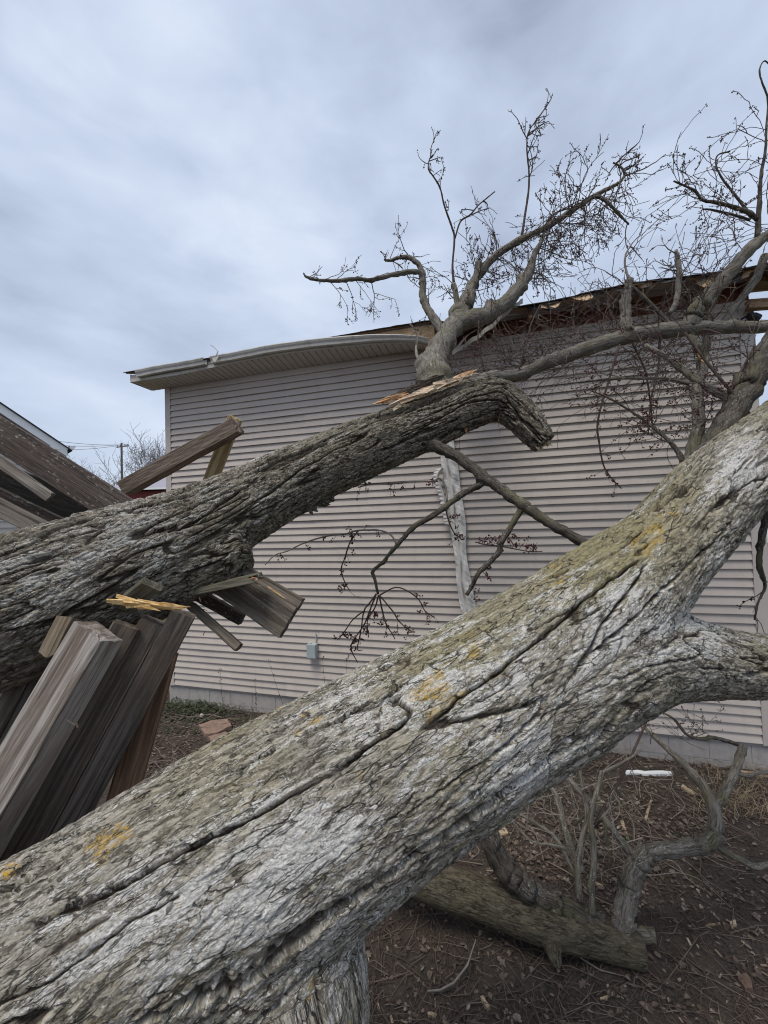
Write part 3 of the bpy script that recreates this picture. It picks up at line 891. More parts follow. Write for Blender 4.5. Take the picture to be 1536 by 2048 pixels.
def split_lines(s, u, v, fs, fu, sd, amp, fs2, fu2):
    """Signed distance (metres, across the grain) to meandering lengthwise lines."""
    def f(u_, v_): return perlin(s*fs, u_*fu, v_*fu, sd)+amp*perlin(s*fs2, u_*fu2, v_*fu2, sd+1)
    n = f(u, v); e = .0025
    g = np.sqrt((f(u+e, v)-n)**2+(f(u, v+e)-n)**2)/e
    return n/np.maximum(g, fu*.35)
def bark_plates(s, u, v, rr, j):
    """Broad flat plates parted by long deep cracks (the big pale trunk)."""
    w1 = perlin(s*4, u*9, v*9, 1); w2 = perlin(s*9, u*17, v*17, 2); w3 = perlin(s*30, u*50, v*50, 3); w4 = perlin(s*60, u*110, v*110, 4)
    s2 = s+.04*w1+.012*w3; u2 = u+.012*w2+.006*w3+.003*w4; v2 = v+.012*w1-.006*w3+.003*w4
    h = np.zeros_like(s); free = np.ones_like(s)
    for fs, fu, off, wd, dp, sd in ((.85, 8.0, -.03, .0085, .030, 9), (1.2, 14.0, .0, .0055, .013, 19)):
        n = split_lines(s2, u2, v2, fs, fu, sd, .14, 4, 22)
        msk = sstep(off, off+.12, perlin(s*1.4, u*5, v*5, sd+2)+.3*perlin(s*6, u*12, v*12, sd+3))
        ck = (1-sstep(wd*.15, wd, np.abs(n)))*msk
        lip = np.clip(n/wd, -1, 1)*np.exp(-np.abs(n)/.02)*msk
        h = h-dp*ck+dp*.06*lip
        free = free*(1-ck)
    f1, f2, cid = voronoi(s2/.15, u2/.055, v2/.055, 5)
    plate = sstep(.0, .10, f2-f1)
    g1, g2, gid = voronoi(s2/.050, u2/.022, v2/.022, 6)
    small = sstep(0, .25, g2-g1)
    fl = fbm(s*38, u*90, v*90, 3, 20, .62)
    lump = perlin(s*1.2, u*4, v*4, 30)+.5*perlin(s*3, u*8, v*8, 31)
    h = h+.006*(plate-1)*sstep(.45, .8, cid)+.0065*(cid-.5)+.0025*(small-1)+.0034*(gid-.5)+.0036*fl+.009*lump
    rel = np.clip(.5+.5*fl+.5*(gid-.5), 0, 1)*(plate*.4+.6)*free-(1-free)
    return h, rel
def bark_ridges(s, u, v, rr, j):
    """Long interlacing ridges with dark furrows (the broken trunk)."""
    w1 = perlin(s*4, u*9, v*9, 51); w2 = perlin(s*9, u*20, v*20, 52); w3 = perlin(s*34, u*60, v*60, 53)
    s2 = s+.03*w1+.012*w3; u2 = u+.006*w2+.0045*w3; v2 = v+.007*w1-.0045*w3
    h = np.zeros_like(s); free = np.ones_like(s)
    for fs, fu, off, wd, dp, sd in ((1.1, 12.0, -.22, .0085, .024, 59), (1.7, 21.0, -.12, .0060, .013, 69)):
        n = split_lines(s2, u2, v2, fs, fu, sd, .14, 5, 30)
        msk = sstep(off, off+.15, perlin(s*1.8, u*6, v*6, sd+2))
        ck = (1-sstep(wd*.2, wd, np.abs(n)))*msk
        lip = np.clip(n/wd, -1, 1)*np.exp(-np.abs(n)/.015)*msk
        h = h-dp*ck+dp*.10*lip
        free = free*(1-ck)
    f1, f2, cid = voronoi(s2/.085, u2/.036, v2/.036, 55)
    plate = sstep(.0, .16, f2-f1)
    g1, g2, gid = voronoi(s2/.036, u2/.020, v2/.020, 56)
    fl = fbm(s*40, u*85, v*85, 3, 60, .62)
    lump = perlin(s*1.6, u*5, v*5, 61)+.5*perlin(s*4, u*9, v*9, 62)
    h = h+.006*(plate-1)+.007*(cid-.5)+.0055*(gid-.5)+.0045*fl+.014*lump
    rel = np.clip(.45+.5*fl+.5*(gid-.5), 0, 1)*(.5+.5*plate)*free-(1-free)
    return h, rel
def bark_moss(s, u, v, rr, j):
    w3 = perlin(s*20, u*30, v*30, 73)
    f1, f2, cid = voronoi((s+.01*w3)/.09, u/.03, v/.03, 75)
    fl = fbm(s*20, u*45, v*45, 3, 80, .55)
    crack = 1-sstep(0, .06, np.abs(perlin(s*2.5, u*15, v*15, 79)))
    h = .0015*(sstep(0, .2, f2-f1)-1)+.0020*fl-.003*crack+.008*perlin(s*3, u*6, v*6, 81)
    return h, np.clip(.45+.6*fl, 0, 1)

# --- the great pale trunk across the foreground, forked at its upper end
treeB = empty('fallen_tree', G(300, 2040, 0), 'largest fallen trunk, pale with white lichen, crossing low in front and forked', 'tree')
B_main = Limb([(-330, 2200, .98, .37), (90, 1985, 1.10, .37), (430, 1745, 1.26, .365), (735, 1550, 1.42, .352), (1000, 1380, 1.58, .335), (1190, 1222, 1.74, .280), (1325, 1100, 1.87, .225), (1430, 985, 1.97, .215), (1540, 893, 2.10, .205), (1760, 720, 2.35, .19)])
B_fork = Limb([(900, 1455, 1.50, .30), (1040, 1385, 1.57, .310), (1180, 1325, 1.66, .280), (1300, 1306, 1.75, .225), (1410, 1320, 1.84, .176), (1536, 1334, 1.93, .160), (1760, 1345, 2.1, .15)])
B_low = Limb([(470, 1780, 1.30, .25), (528, 1860, 1.245, .280), (560, 1960, 1.195, .272), (573, 2100, 1.18, .258), (575, 2330, 1.26, .26), (545, 2700, 1.3, .28)])
SPOTS_B = {'white': [(640, 1760, 1.0, 200, .8), (380, 1830, .9, 170, .7), (900, 1420, 1.25, 180, .8), (1020, 1500, 1.35, 140, .7), (720, 1420, 1.15, 80, .5), (1290, 1220, 1.6, 90, 1.1),
                     (1180, 1290, 1.5, 90, .9), (1490, 930, 1.85, 60, 1.6), (1400, 1250, 1.75, 70, .8), (150, 1880, .8, 180, .5), (700, 1950, 1.15, 110, .5), (520, 1640, 1.0, 110, .5)],
           'olive': [(860, 1340, 1.2, 130, .7), (930, 1300, 1.2, 70, .5), (1130, 1130, 1.6, 110, .8), (1300, 1040, 1.75, 120, .8), (1000, 1230, 1.45, 90, .4), (420, 1560, 1.05, 120, .3), (1200, 1130, 1.6, 80, .5)],
           'yellow': [(190, 1695, .95, 36, 1.2), (245, 1668, .98, 18, 1.2), (20, 1745, .95, 28, .9), (945, 1295, 1.3, 30, 1.1), (600, 1470, 1.1, 20, .9), (630, 1440, 1.12, 22, .8), (1110, 1160, 1.55, 40, .7), (1290, 1090, 1.7, 40, .8), (1330, 1040, 1.75, 30, .8), (880, 1380, 1.2, 60, .7), (850, 1400, 1.2, 40, .7), (780, 1440, 1.2, 30, .7), (1400, 1030, 1.8, 26, .8), (500, 1590, 1., 24, .6), (620, 1985, 1.05, 30, .8)]}
B_low.bias = .035
trunkB = bark_solid('trunk', [B_main, B_fork, B_low], BARK_B, bark_plates, treeB, .0165, 26, 2, SPOTS_B)

# --- the broken, ridged trunk behind it
treeA = empty('fallen_tree', P(-200, 1400, 1.8), 'darker ridged trunk snapped at its upper end, its limbs lying on the house eave', 'tree')
treeA.location.z = 0
A_main = Limb([(-420, 1330, 1.60, .36), (-150, 1275, 1.80, .365), (60, 1205, 1.98, .375), (230, 1135, 2.16, .345), (400, 1060, 2.42, .285), (560, 975, 2.78, .255), (720, 900, 3.12, .245), (850, 848, 3.40, .24), (930, 812, 3.56, .235), (990, 800, 3.62, .20), (1030, 822, 3.58, .165), (1066, 860, 3.50, .140), (1090, 888, 3.46, .115)])
A_lobe = Limb([(60, 1230, 1.98, .30), (230, 1185, 2.14, .26), (360, 1135, 2.28, .225), (440, 1108, 2.38, .200), (484, 1090, 2.42, .172), (496, 1086, 2.43, .13)])
SPOTS_A = {'white': [(130, 1110, 1.75, 140, .7), (300, 1050, 2.05, 130, .8), (480, 970, 2.45, 90, .7), (330, 1130, 2.0, 80, .5), (620, 905, 2.85, 60, .5), (60, 1180, 1.65, 90, .5)],
           'olive': [(600, 880, 3.0, 120, .8), (830, 800, 3.3, 90, .6), (420, 1130, 2.2, 80, .7), (500, 1060, 2.4, 90, .6)]}
trunkA = bark_solid('trunk', [A_main, A_lobe], BARK_A, bark_ridges, treeA, .0165, 9, 2, SPOTS_A)

# --- the mossy log on the ground
log = empty('fallen_branch', G(1080, 1905, 0), 'mossy sawn log lying on the soil under the big trunk, with its branches still on', 'branch')
L_main = Limb([(780, 1725, 2.80, .130), (865, 1762, 2.74, .130), (963, 1797, 2.68, .127), (1077, 1842, 2.58, .119), (1180, 1870, 2.53, .110), (1286, 1901, 2.46, .100)])
L_stub = Limb([(1100, 1880, 2.50, .05), (1110, 1915, 2.42, .042), (1114, 1938, 2.38, .028)])
bark_solid('trunk', [L_main, L_stub], BARK_LOG, bark_moss, log, .014, 5, 1)

# ------------------------------------------------------------------ limbs, branches, twigs and buds
def limb(name, pts, mat, parent, sides=9, n=6, wob=.10, seed=1, knob=.0):
    """A traced limb: (px, py, depth, half width in photograph pixels)."""
    w_ = []
    for p in pts:
        q = P(p[0], p[1], p[2]); w_.append((q.x, q.y, q.z, p[3]*p[2]/F))
    c = catmull(w_, n)
    rg = np.random.default_rng(seed)
    nz = (rg.random((len(c), 3))-.5)*.5
    c[1:-1, :3] += nz[1:-1]*c[1:-1, 3:4]*.35
    r = np.maximum(c[:, 3], .0016)*(1+.16*(rg.random(len(c))-.5))
    for q in range(len(c)//9):                 # nodes and old branch scars
        k = rg.integers(1, len(c)-1); r[k] *= 1.14; c[k, :3] += (rg.random(3)-.5)*r[k]*.5
    mb = MB(); tube(mb, c[:, :3], r, sides, True, rg.random()*9, wob*1.5, rg)
    o = mb.build(name, mat, parent, True, bark=True)
    return c
TWIG_MIX = mat_plain('twig_mixed', (.115, .092, .078), .8, .55, 5)
def bud(mb, p, r, d):
    d = Vector(d).normalized(); a = d.orthogonal().normalized(); b = d.cross(a)
    p = Vector(p)
    v = [p-d*r*.7, p+d*r*1.3]+[p+(a*math.cos(t)+b*math.sin(t))*r*.85 for t in (0, 1.257, 2.513, 3.77, 5.027)]
    f = []
    for k in range(5):
        k2 = 2+(k+1) % 5
        f += [(0, k2, 2+k), (1, 2+k, k2)]
    mb.add(v, f)
def grow(tw, bd, p, d, L, r, rg, depth=2, up=.25, bend=.35, budr=.008, nchild=4, budn=1.0):
    """A twig with side twigs; buds in small groups towards the tips."""
    n = max(4, int(L/.045))
    n = min(n, 16)
    st = L/n
    p = np.array(p, float); d = np.array(d, float); d /= np.linalg.norm(d)
    pts = [p.copy()]; dirs = [d.copy()]
    drift = rg.normal(0, .5, 3)
    for i in range(n):
        d = d+rg.normal(0, bend*.40, 3)+drift*bend*.22+np.array([0, 0, up*.16])
        d /= np.linalg.norm(d)
        p = p+d*st; pts.append(p.copy()); dirs.append(d.copy())
    rad = np.linspace(r, max(.00050*float(np.linalg.norm(pts[0]-np.array(EYE))), r*.45), len(pts))
    tube(tw, pts, rad, 4 if r < .006 else 5, False)
    if depth > 0:
        for _ in range(nchild):
            i = rg.integers(max(1, n//4), n+1)
            sd = rg.normal(0, 1, 3); sd -= dirs[i]*sd.dot(dirs[i]); sd /= np.linalg.norm(sd)+1e-6
            dd = dirs[i]*.75+sd*.75
            grow(tw, bd, pts[i], dd, L*rg.uniform(.30, .62), max(.00050*float(np.linalg.norm(pts[0]-np.array(EYE))), rad[i]*.7), rg, depth-1, up, bend, budr, max(2, nchild-1), budn)
    nb = int(rg.poisson((1.5 if depth < 2 else .8)*budn))
    for _ in range(nb):
        i = rg.integers(n//2, n+1)
        for q in range(rg.integers(1, 4)):
            o = rg.normal(0, 1, 3); o /= np.linalg.norm(o)
            off = o*budr*rg.uniform(1.0, 2.2)
            bud(bd, pts[i]+off, budr*rg.uniform(.7, 1.15), o)
def along(c, k):
    i = int(k*(len(c)-1)); i = min(i, len(c)-2)
    return c[i, :3], c[i+1, :3]-c[i, :3], c[i, 3]
VIEW = M3 @ Vector((0, 0, -1)); RIGHT = M3 @ Vector((1, 0, 0)); UPV = M3 @ Vector((0, 1, 0))
def dirpx(dx, dy, dz=0.0):
    return np.array(RIGHT*dx-UPV*dy+VIEW*dz)

# limbs of the broken trunk, lying on and over the eave
c1_ = limb('limb', [(872, 800, 3.50, 34), (868, 758, 3.62, 35), (866, 738, 3.74, 31), (872, 712, 3.95, 23), (890, 678, 4.25, 19), (905, 655, 4.45, 18), (917, 638, 4.58, 19), (925, 622, 4.66, 14)], SMOOTH, treeA, 14, 6, .12, 2)
ca = limb('branch', [(890, 668, 4.32, 9), (876, 650, 4.45, 9), (857, 621, 4.60, 8), (846, 595, 4.66, 7.5), (846, 565, 4.68, 7), (844, 543, 4.68, 6.5)], SMOOTH, treeA, 9, 6, .12, 3)
cah = limb('branch', [(845, 545, 4.68, 5.5), (820, 544, 4.64, 5), (788, 549, 4.58, 4.8), (755, 557, 4.52, 4.6), (738, 561, 4.50, 4.2), (715, 557, 4.45, 4), (684, 561, 4.4, 4), (652, 561, 4.36, 3.2), (629, 559, 4.33, 2.8), (612, 553, 4.3, 2.2), (607, 546, 4.3, 1.6)], SMOOTH, treeA, 7, 5, .2, 4)
cau = limb('branch', [(845, 546, 4.68, 6), (837, 529, 4.70, 5.5), (822, 517, 4.72, 5), (808, 514, 4.73, 4.5), (795, 516, 4.73, 3.5), (780, 521, 4.72, 2.8), (768, 519, 4.7, 2)], SMOOTH, treeA, 7, 5, .2, 5)
cb_ = limb('branch', [(917, 640, 4.55, 9), (915, 612, 4.62, 6.5), (911, 588, 4.66, 5.5), (907, 568, 4.68, 5)], SMOOTH, treeA, 8, 5, .2, 6)
cbt = limb('branch', [(908, 570, 4.68, 3), (905, 530, 4.7, 2.2), (909, 478, 4.72, 2.0), (903, 452, 4.72, 1.9), (895, 430, 4.7, 1.8), (887, 405, 4.68, 1.6), (880, 375, 4.66, 1.5), (866, 352, 4.65, 1.4), (857, 338, 4.64, 1.3), (859, 318, 4.63, 1.2), (868, 309, 4.63, 1)], TWIG, treeA, 6, 4, .1, 7)
cbs = limb('branch', [(909, 479, 4.72, 1.8), (921, 443, 4.74, 1.7), (940, 430, 4.76, 1.6), (956, 411, 4.78, 1.4), (975, 395, 4.8, 1.2), (990, 383, 4.8, 1)], TWIG, treeA, 5, 4, .1, 8)
cc = limb('limb', [(922, 632, 4.62, 14), (934, 592, 4.74, 11), (950, 560, 4.80, 9.5), (976, 527, 4.84, 8), (1000, 505, 4.86, 7.2), (1045, 478, 4.86, 6.6), (1104, 448, 4.85, 6), (1154, 414, 4.82, 5.2), (1190, 391, 4.80, 4.4), (1223, 374, 4.78, 3.6), (1241, 363, 4.76, 2.8), (1249, 347, 4.76, 2.2), (1240, 333, 4.75, 1.8), (1226, 325, 4.75, 1.4)], SMOOTH, treeA, 9, 6, .15, 9)
cc2 = limb('branch', [(1186, 393, 4.80, 4), (1202, 396, 4.76, 3.4), (1222, 412, 4.72, 3), (1243, 434, 4.70, 2.4), (1258, 449, 4.68, 1.5)], SMOOTH_DK, treeA, 6, 5, .15, 10)
cv = limb('branch', [(1044, 480, 4.86, 3), (1050, 430, 4.88, 2.3), (1057, 385, 4.88, 2), (1058, 344, 4.88, 1.7), (1054, 300, 4.87, 1.5), (1055, 272, 4.86, 1.3), (1063, 253, 4.86, 1.1), (1075, 240, 4.85, 1)], TWIG, treeA, 5, 4, .1, 11)
cd_ = limb('limb', [(910, 648, 4.48, 18), (940, 640, 4.48, 17), (975, 630, 4.52, 16), (1008, 608, 4.58, 14.5), (1038, 577, 4.66, 13), (1056, 549, 4.72, 10), (1064, 524, 4.76, 7.5), (1072, 502, 4.80, 5), (1085, 478, 4.84, 3.6), (1092, 450, 4.88, 2.6), (1110, 425, 4.9, 1.6)], SMOOTH, treeA, 12, 6, .15, 12)
ck2 = limb('branch', [(935, 615, 4.66, 12), (944, 575, 4.74, 9), (955, 545, 4.78, 8), (958, 525, 4.8, 7)], SMOOTH, treeA, 9, 5, .2, 13)
hang = limb('branch', [(848, 718, 4.0, 5), (836, 716, 4.1, 3.5), (832, 700, 4.2, 2.6), (834, 680, 4.3, 2), (832, 662, 4.35, 1.6), (820, 648, 4.4, 1.2)], TWIG_PALE, treeA, 6, 5, .1, 14)
# the long grey limb passing in front of the house to the right
c2l = limb('limb', [(940, 790, 3.52, 17), (965, 764, 3.58, 15), (985, 755, 3.60, 13), (1037, 750, 3.60, 12), (1103, 722, 3.58, 13), (1190, 692, 3.56, 14), (1271, 669, 3.52, 14), (1380, 657, 3.46, 14), (1450, 655, 3.42, 12), (1536, 653, 3.36, 12), (1640, 650, 3.3, 11)], SMOOTH, treeA, 14, 7, .08, 15)
c2a = limb('limb', [(1376, 655, 3.46, 15), (1388, 628, 3.45, 14.5), (1402, 606, 3.44, 13.5), (1436, 572, 3.42, 13), (1467, 537, 3.40, 12.5), (1501, 496, 3.38, 12), (1535, 470, 3.36, 10), (1580, 440, 3.32, 9)], SMOOTH, treeA, 12, 6, .12, 16)
c2b = limb('branch', [(1254, 665, 3.52, 13), (1252, 640, 3.54, 11), (1251, 610, 3.56, 9.5), (1256, 580, 3.58, 8), (1259, 560, 3.58, 7.5)], SMOOTH, treeA, 10, 5, .2, 17)
c2t = limb('branch', [(1258, 563, 3.58, 2.5), (1250, 530, 3.6, 2), (1252, 508, 3.6, 1.8), (1262, 490, 3.62, 1.5), (1270, 480, 3.62, 1)], TWIG_PALE, treeA, 5, 5, .1, 18)
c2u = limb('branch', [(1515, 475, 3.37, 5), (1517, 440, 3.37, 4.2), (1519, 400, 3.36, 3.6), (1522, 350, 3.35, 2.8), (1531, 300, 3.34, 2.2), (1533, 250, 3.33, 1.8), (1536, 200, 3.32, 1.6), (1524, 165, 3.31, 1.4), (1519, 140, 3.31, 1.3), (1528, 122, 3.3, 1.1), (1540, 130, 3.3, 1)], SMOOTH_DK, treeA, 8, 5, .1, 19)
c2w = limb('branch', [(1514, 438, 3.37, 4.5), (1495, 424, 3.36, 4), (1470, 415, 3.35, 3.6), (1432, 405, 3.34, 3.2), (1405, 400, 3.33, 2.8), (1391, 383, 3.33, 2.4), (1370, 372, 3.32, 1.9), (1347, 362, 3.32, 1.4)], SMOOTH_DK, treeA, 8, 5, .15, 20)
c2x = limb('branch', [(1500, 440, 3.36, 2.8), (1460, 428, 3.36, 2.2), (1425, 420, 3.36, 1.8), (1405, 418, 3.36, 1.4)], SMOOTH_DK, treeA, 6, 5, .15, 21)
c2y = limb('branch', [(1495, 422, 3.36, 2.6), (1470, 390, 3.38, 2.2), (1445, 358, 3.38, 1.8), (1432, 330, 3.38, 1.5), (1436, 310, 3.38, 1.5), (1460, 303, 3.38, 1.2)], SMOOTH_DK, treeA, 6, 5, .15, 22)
c2z = limb('branch', [(1260, 570, 3.58, 4), (1290, 598, 3.56, 4.5), (1330, 640, 3.54, 5), (1345, 655, 3.5, 5)], SMOOTH_DK, treeA, 7, 5, .1, 23)
# young shoot along the limb, pale upright stem and tangle behind it
c3a = limb('branch', [(1352, 500, 3.72, 3), (1358, 540, 3.72, 5), (1356, 580, 3.72, 5.5), (1350, 612, 3.70, 5.5), (1336, 628, 3.68, 5)], TWIG_PALE, treeA, 7, 5, .1, 24)
c3b = limb('branch', [(1440, 575, 3.8, 4), (1425, 603, 3.8, 6), (1419, 640, 3.82, 6.5), (1411, 690, 3.84, 7), (1404, 730, 3.86, 8)], SMOOTH, treeA, 8, 5, .15, 25)
c3c = limb('branch', [(1530, 510, 3.5, 7), (1510, 560, 3.5, 7), (1480, 600, 3.5, 6.5), (1440, 652, 3.5, 6)], SMOOTH, treeA, 8, 5, .1, 26)
# twig crowns on the broken trunk's limbs
tw, bd = MB(), MB()
rg = np.random.default_rng(5)
def spray(c, ks, lens, spread, base, up, r=.0050, depth=2, nch=4, budr=.0085, budn=1.0, bend=.4):
    ks = list(ks)
    if depth >= 2: ks = ks[::3]+ks[1::3]
    for k in ks:
        p, d, rr = along(c, k)
        L = rg.uniform(*lens)*1.08
        r = r if r < .003 else .00115*float(np.linalg.norm(p-np.array(EYE)))*rg.uniform(.8, 1.15)
        dd = base+rg.normal(0, spread, 3)
        grow(tw, bd, p, dd, L, r*rg.uniform(.7, 1.2), rg, depth, up, bend, budr, nch, budn)
U_ = dirpx(0, -1); D_ = dirpx(0, 1); L_ = dirpx(-1, 0); R_ = dirpx(1, 0); V_ = dirpx(0, 0, 1)
spray(cah, rg.uniform(.45, .98, 6), (.18, .42), .30, .8*U_*.6+.6*R_, .2, .0034, 1, 3)
spray(cah, rg.uniform(.2, .7, 5), (.35, .55), .25, .7*D_+.5*R_, -.2, .0036, 2, 3)
spray(cau, rg.uniform(.3, .98, 6), (.15, .34), .35, .6*U_+.1*R_, .1, .0034, 1, 3)
spray(cau, rg.uniform(.3, .9, 3), (.25, .45), .3, .9*R_+.2*D_, 0, .0034, 1, 3)
spray(cbt, rg.uniform(.25, .98, 9), (.10, .24), .5, .4*U_+.2*R_, .2, .0030, 1, 2)
spray(cbs, rg.uniform(.2, .98, 4), (.12, .25), .4, .5*U_+.2*R_, .1, .0030, 1, 2)
spray(cc, rg.uniform(.15, .60, 34), (.32, .68), .42, .62*R_+.05*U_, .12, .0050, 2, 3)
spray(cc, rg.uniform(.20, .55, 14), (.28, .60), .40, .62*U_+.25*R_, .25, .0050, 2, 3)
spray(cc, rg.uniform(.45, .75, 16), (.35, .75), .35, .75*D_+.30*L_, -.15, .0040, 2, 4)
spray(cc, rg.uniform(.78, 1.0, 12), (.18, .40), .45, .5*R_+.25*U_, .0, .0036, 1, 3)
spray(cc, rg.uniform(.80, .95, 4), (.40, .6), .20, .95*D_+.1*R_, -.4, .0036, 1, 3)
spray(cc2, [.7, .97], (.35, .5), .2, .9*D_-.2*R_, -.3, .0034, 1, 3)
spray(cv, rg.uniform(.3, .99, 12), (.12, .34), .45, .4*U_+.55*R_, .15, .0031, 1, 3)
spray(cd_, rg.uniform(.45, 1.0, 22), (.32, .68), .45, .60*R_+.25*U_, .1, .0050, 2, 3)
spray(cd_, rg.uniform(.5, 1.0, 10), (.35, .60), .40, .55*R_+.40*D_, -.15, .0040, 2, 4)
spray(ck2, rg.uniform(.3, 1.0, 12), (.28, .52), .45, .5*U_+.25*R_, .2, .0040, 2, 4)
spray(cb_, rg.uniform(.2, .95, 7), (.18, .40), .5, .4*L_+.4*U_, .1, .0036, 1, 3)
spray(ca, rg.uniform(.3, .95, 6), (.15, .35), .5, .5*U_+.4*R_, .1, .0034, 1, 3)
spray(hang, [.5, .8], (.10, .2), .5, L_*.5+U_, .1, .003, 1, 2)
# right hand crown
spray(c2w, rg.uniform(.25, 1.0, 13), (.20, .46), .40, .5*L_+.30*U_, -.05, .0028, 1, 3, .0065, 1.6)
spray(c2w, rg.uniform(.1, .9, 7), (.22, .45), .40, .5*D_+.35*L_, -.3, .0028, 1, 3, .0065, 1.6)
spray(c2y, rg.uniform(.2, 1.0, 7), (.18, .40), .45, .4*U_+.35*R_, .05, .0026, 1, 2, .0065, 1.6)
spray(c2x, rg.uniform(.3, 1.0, 6), (.2, .45), .40, .6*L_+.4*D_, -.2, .0027, 1, 3, .0065, 1.6)
spray(c2u, rg.uniform(.1, .7, 6), (.25, .50), .35, .55*U_+.25*L_, -.1, .0026, 1, 2, .0065, 1.4)
spray(c2a, rg.uniform(.35, 1.0, 9), (.30, .62), .40, .55*L_+.45*U_, .0, .0028, 1, 3, .0065, 1.5)
spray(c2t, [.4, .7, .95], (.15, .4), .3, .6*R_+.2*U_, -.2, .0032, 1, 3, .0065)
spray(c3a, rg.uniform(0, .6, 8), (.2, .45), .5, .4*U_, .2, .0034, 1, 3, .0065)
spray(c2b, rg.uniform(.4, 1.0, 7), (.2, .45), .6, .5*L_+.1*U_, 0, .0034, 1, 3, .0065)
spray(c3b, rg.uniform(0, .7, 12), (.25, .55), .6, .5*L_+.2*U_, .05, .0036, 1, 3, .0065)
# tangle between limb and wall
for k in rg.uniform(.25, .84, 70):
    p, d, rr = along(c2l, k)
    q = np.array(p)+np.array(VIEW)*rg.uniform(.05, .42)
    grow(tw, bd, q+rg.normal(0, .05, 3), .75*L_+.1*V_+rg.normal(0, .45, 3), rg.uniform(.40, .95), .0034, rg, 2, rg.uniform(-.15, .25), .30, .0062, 3, .8)
for k in rg.uniform(.36, .82, 30):
    p, d, rr = along(c2l, k)
    q = np.array(p)+np.array(VIEW)*rg.uniform(.05, .40)
    grow(tw, bd, q, .6*U_+.35*L_+rg.normal(0, .4, 3), rg.uniform(.35, .75), .0032, rg, 2, .15, .35, .0066, 3, .8)
# twigs arching off the grey limb
for pts in ([(1037, 740, 3.62, 2), (1050, 700, 3.64, 1.8), (1062, 650, 3.66, 1.6), (1080, 610, 3.68, 1.2)],
            [(970, 745, 3.7, 2.2), (962, 715, 3.72, 1.8), (956, 690, 3.74, 1.6), (958, 640, 3.76, 1.2)],
            [(969, 712, 3.72, 1.7), (984, 690, 3.74, 1.5), (988, 660, 3.76, 1.2)],
            [(1239, 690, 3.5, 2.4), (1218, 760, 3.48, 2.2), (1196, 840, 3.46, 2), (1199, 890, 3.45, 1.7), (1207, 930, 3.45, 1.5), (1222, 955, 3.45, 1.2), (1243, 977, 3.45, 1)],
            [(1265, 685, 3.5, 2.2), (1290, 740, 3.52, 1.9), (1300, 800, 3.54, 1.6), (1305, 850, 3.54, 1.2)],
            [(1320, 676, 3.5, 2.4), (1316, 740, 3.5, 2), (1302, 800, 3.5, 1.6), (1296, 870, 3.5, 1.2)]):
    c_ = limb('branch', pts, TWIG, treeA, 5, 5, .1, len(tw.v) % 97)
    spray(c_, rg.uniform(.3, 1.0, 9), (.05, .15), .6, .5*D_, -.2, .0022, 0, 2, .0085, 2.6)
# the thin branch dropping from the underside of the broken trunk
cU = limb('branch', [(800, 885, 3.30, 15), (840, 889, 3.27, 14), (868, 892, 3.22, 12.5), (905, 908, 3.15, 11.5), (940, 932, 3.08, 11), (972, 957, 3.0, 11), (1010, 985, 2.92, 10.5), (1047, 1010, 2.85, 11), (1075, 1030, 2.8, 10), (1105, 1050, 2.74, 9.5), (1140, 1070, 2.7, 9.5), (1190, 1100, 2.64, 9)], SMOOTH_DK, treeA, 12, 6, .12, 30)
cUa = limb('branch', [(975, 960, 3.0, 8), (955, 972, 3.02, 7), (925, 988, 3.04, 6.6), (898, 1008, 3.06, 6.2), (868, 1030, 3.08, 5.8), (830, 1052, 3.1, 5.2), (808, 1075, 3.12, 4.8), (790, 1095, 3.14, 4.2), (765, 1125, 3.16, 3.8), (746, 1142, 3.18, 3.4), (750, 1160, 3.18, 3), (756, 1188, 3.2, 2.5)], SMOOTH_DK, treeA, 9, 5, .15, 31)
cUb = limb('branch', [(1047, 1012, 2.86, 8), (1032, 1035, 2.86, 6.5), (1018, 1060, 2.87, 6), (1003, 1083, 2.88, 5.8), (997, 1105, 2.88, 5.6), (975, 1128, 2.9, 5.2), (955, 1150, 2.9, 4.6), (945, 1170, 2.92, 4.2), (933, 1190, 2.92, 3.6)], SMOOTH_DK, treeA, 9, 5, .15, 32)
cUc = limb('branch', [(793, 1088, 3.13, 2), (782, 1070, 3.14, 1.8), (760, 1061, 3.15, 1.7), (716, 1061, 3.16, 1.7), (690, 1068, 3.17, 1.6), (655, 1072, 3.18, 1.5), (610, 1085, 3.2, 1.4), (575, 1102, 3.2, 1.3), (550, 1110, 3.2, 1.1), (530, 1130, 3.2, .9)], TWIG_PALE, treeA, 6, 4, .1, 33)
cUd = limb('branch', [(716, 1062, 3.16, 1.5), (700, 1085, 3.16, 1.4), (690, 1115, 3.16, 1.3), (682, 1140, 3.16, 1.2), (690, 1165, 3.16, 1.1), (700, 1182, 3.16, .9)], TWIG, treeA, 5, 4, .1, 34)
cUe = limb('branch', [(895, 1006, 3.06, 2.2), (890, 970, 3.08, 2), (878, 955, 3.1, 2), (868, 962, 3.12, 2), (820, 963, 3.16, 1.9), (780, 968, 3.18, 1.6), (745, 968, 3.2, 1.4), (716, 975, 3.2, 1.1)], TWIG_PALE, treeA, 6, 4, .1, 35)
cUf = limb('branch', [(890, 1010, 3.06, 1.8), (897, 1040, 3.06, 1.6), (908, 1065, 3.06, 1.4), (925, 1080, 3.05, 1)], TWIG, treeA, 5, 4, .1, 36)
cUg = limb('branch', [(1000, 1092, 2.88, 1.7), (975, 1090, 2.9, 1.6), (950, 1084, 2.92, 1.4)], TWIG, treeA, 5, 4, .1, 37)
cUh = limb('branch', [(1000, 1092, 2.88, 1.4), (1030, 1098, 2.86, 1.3), (1060, 1103, 2.84, 1.2), (1085, 1103, 2.82, .9)], TWIG, treeA, 5, 4, .1, 38)
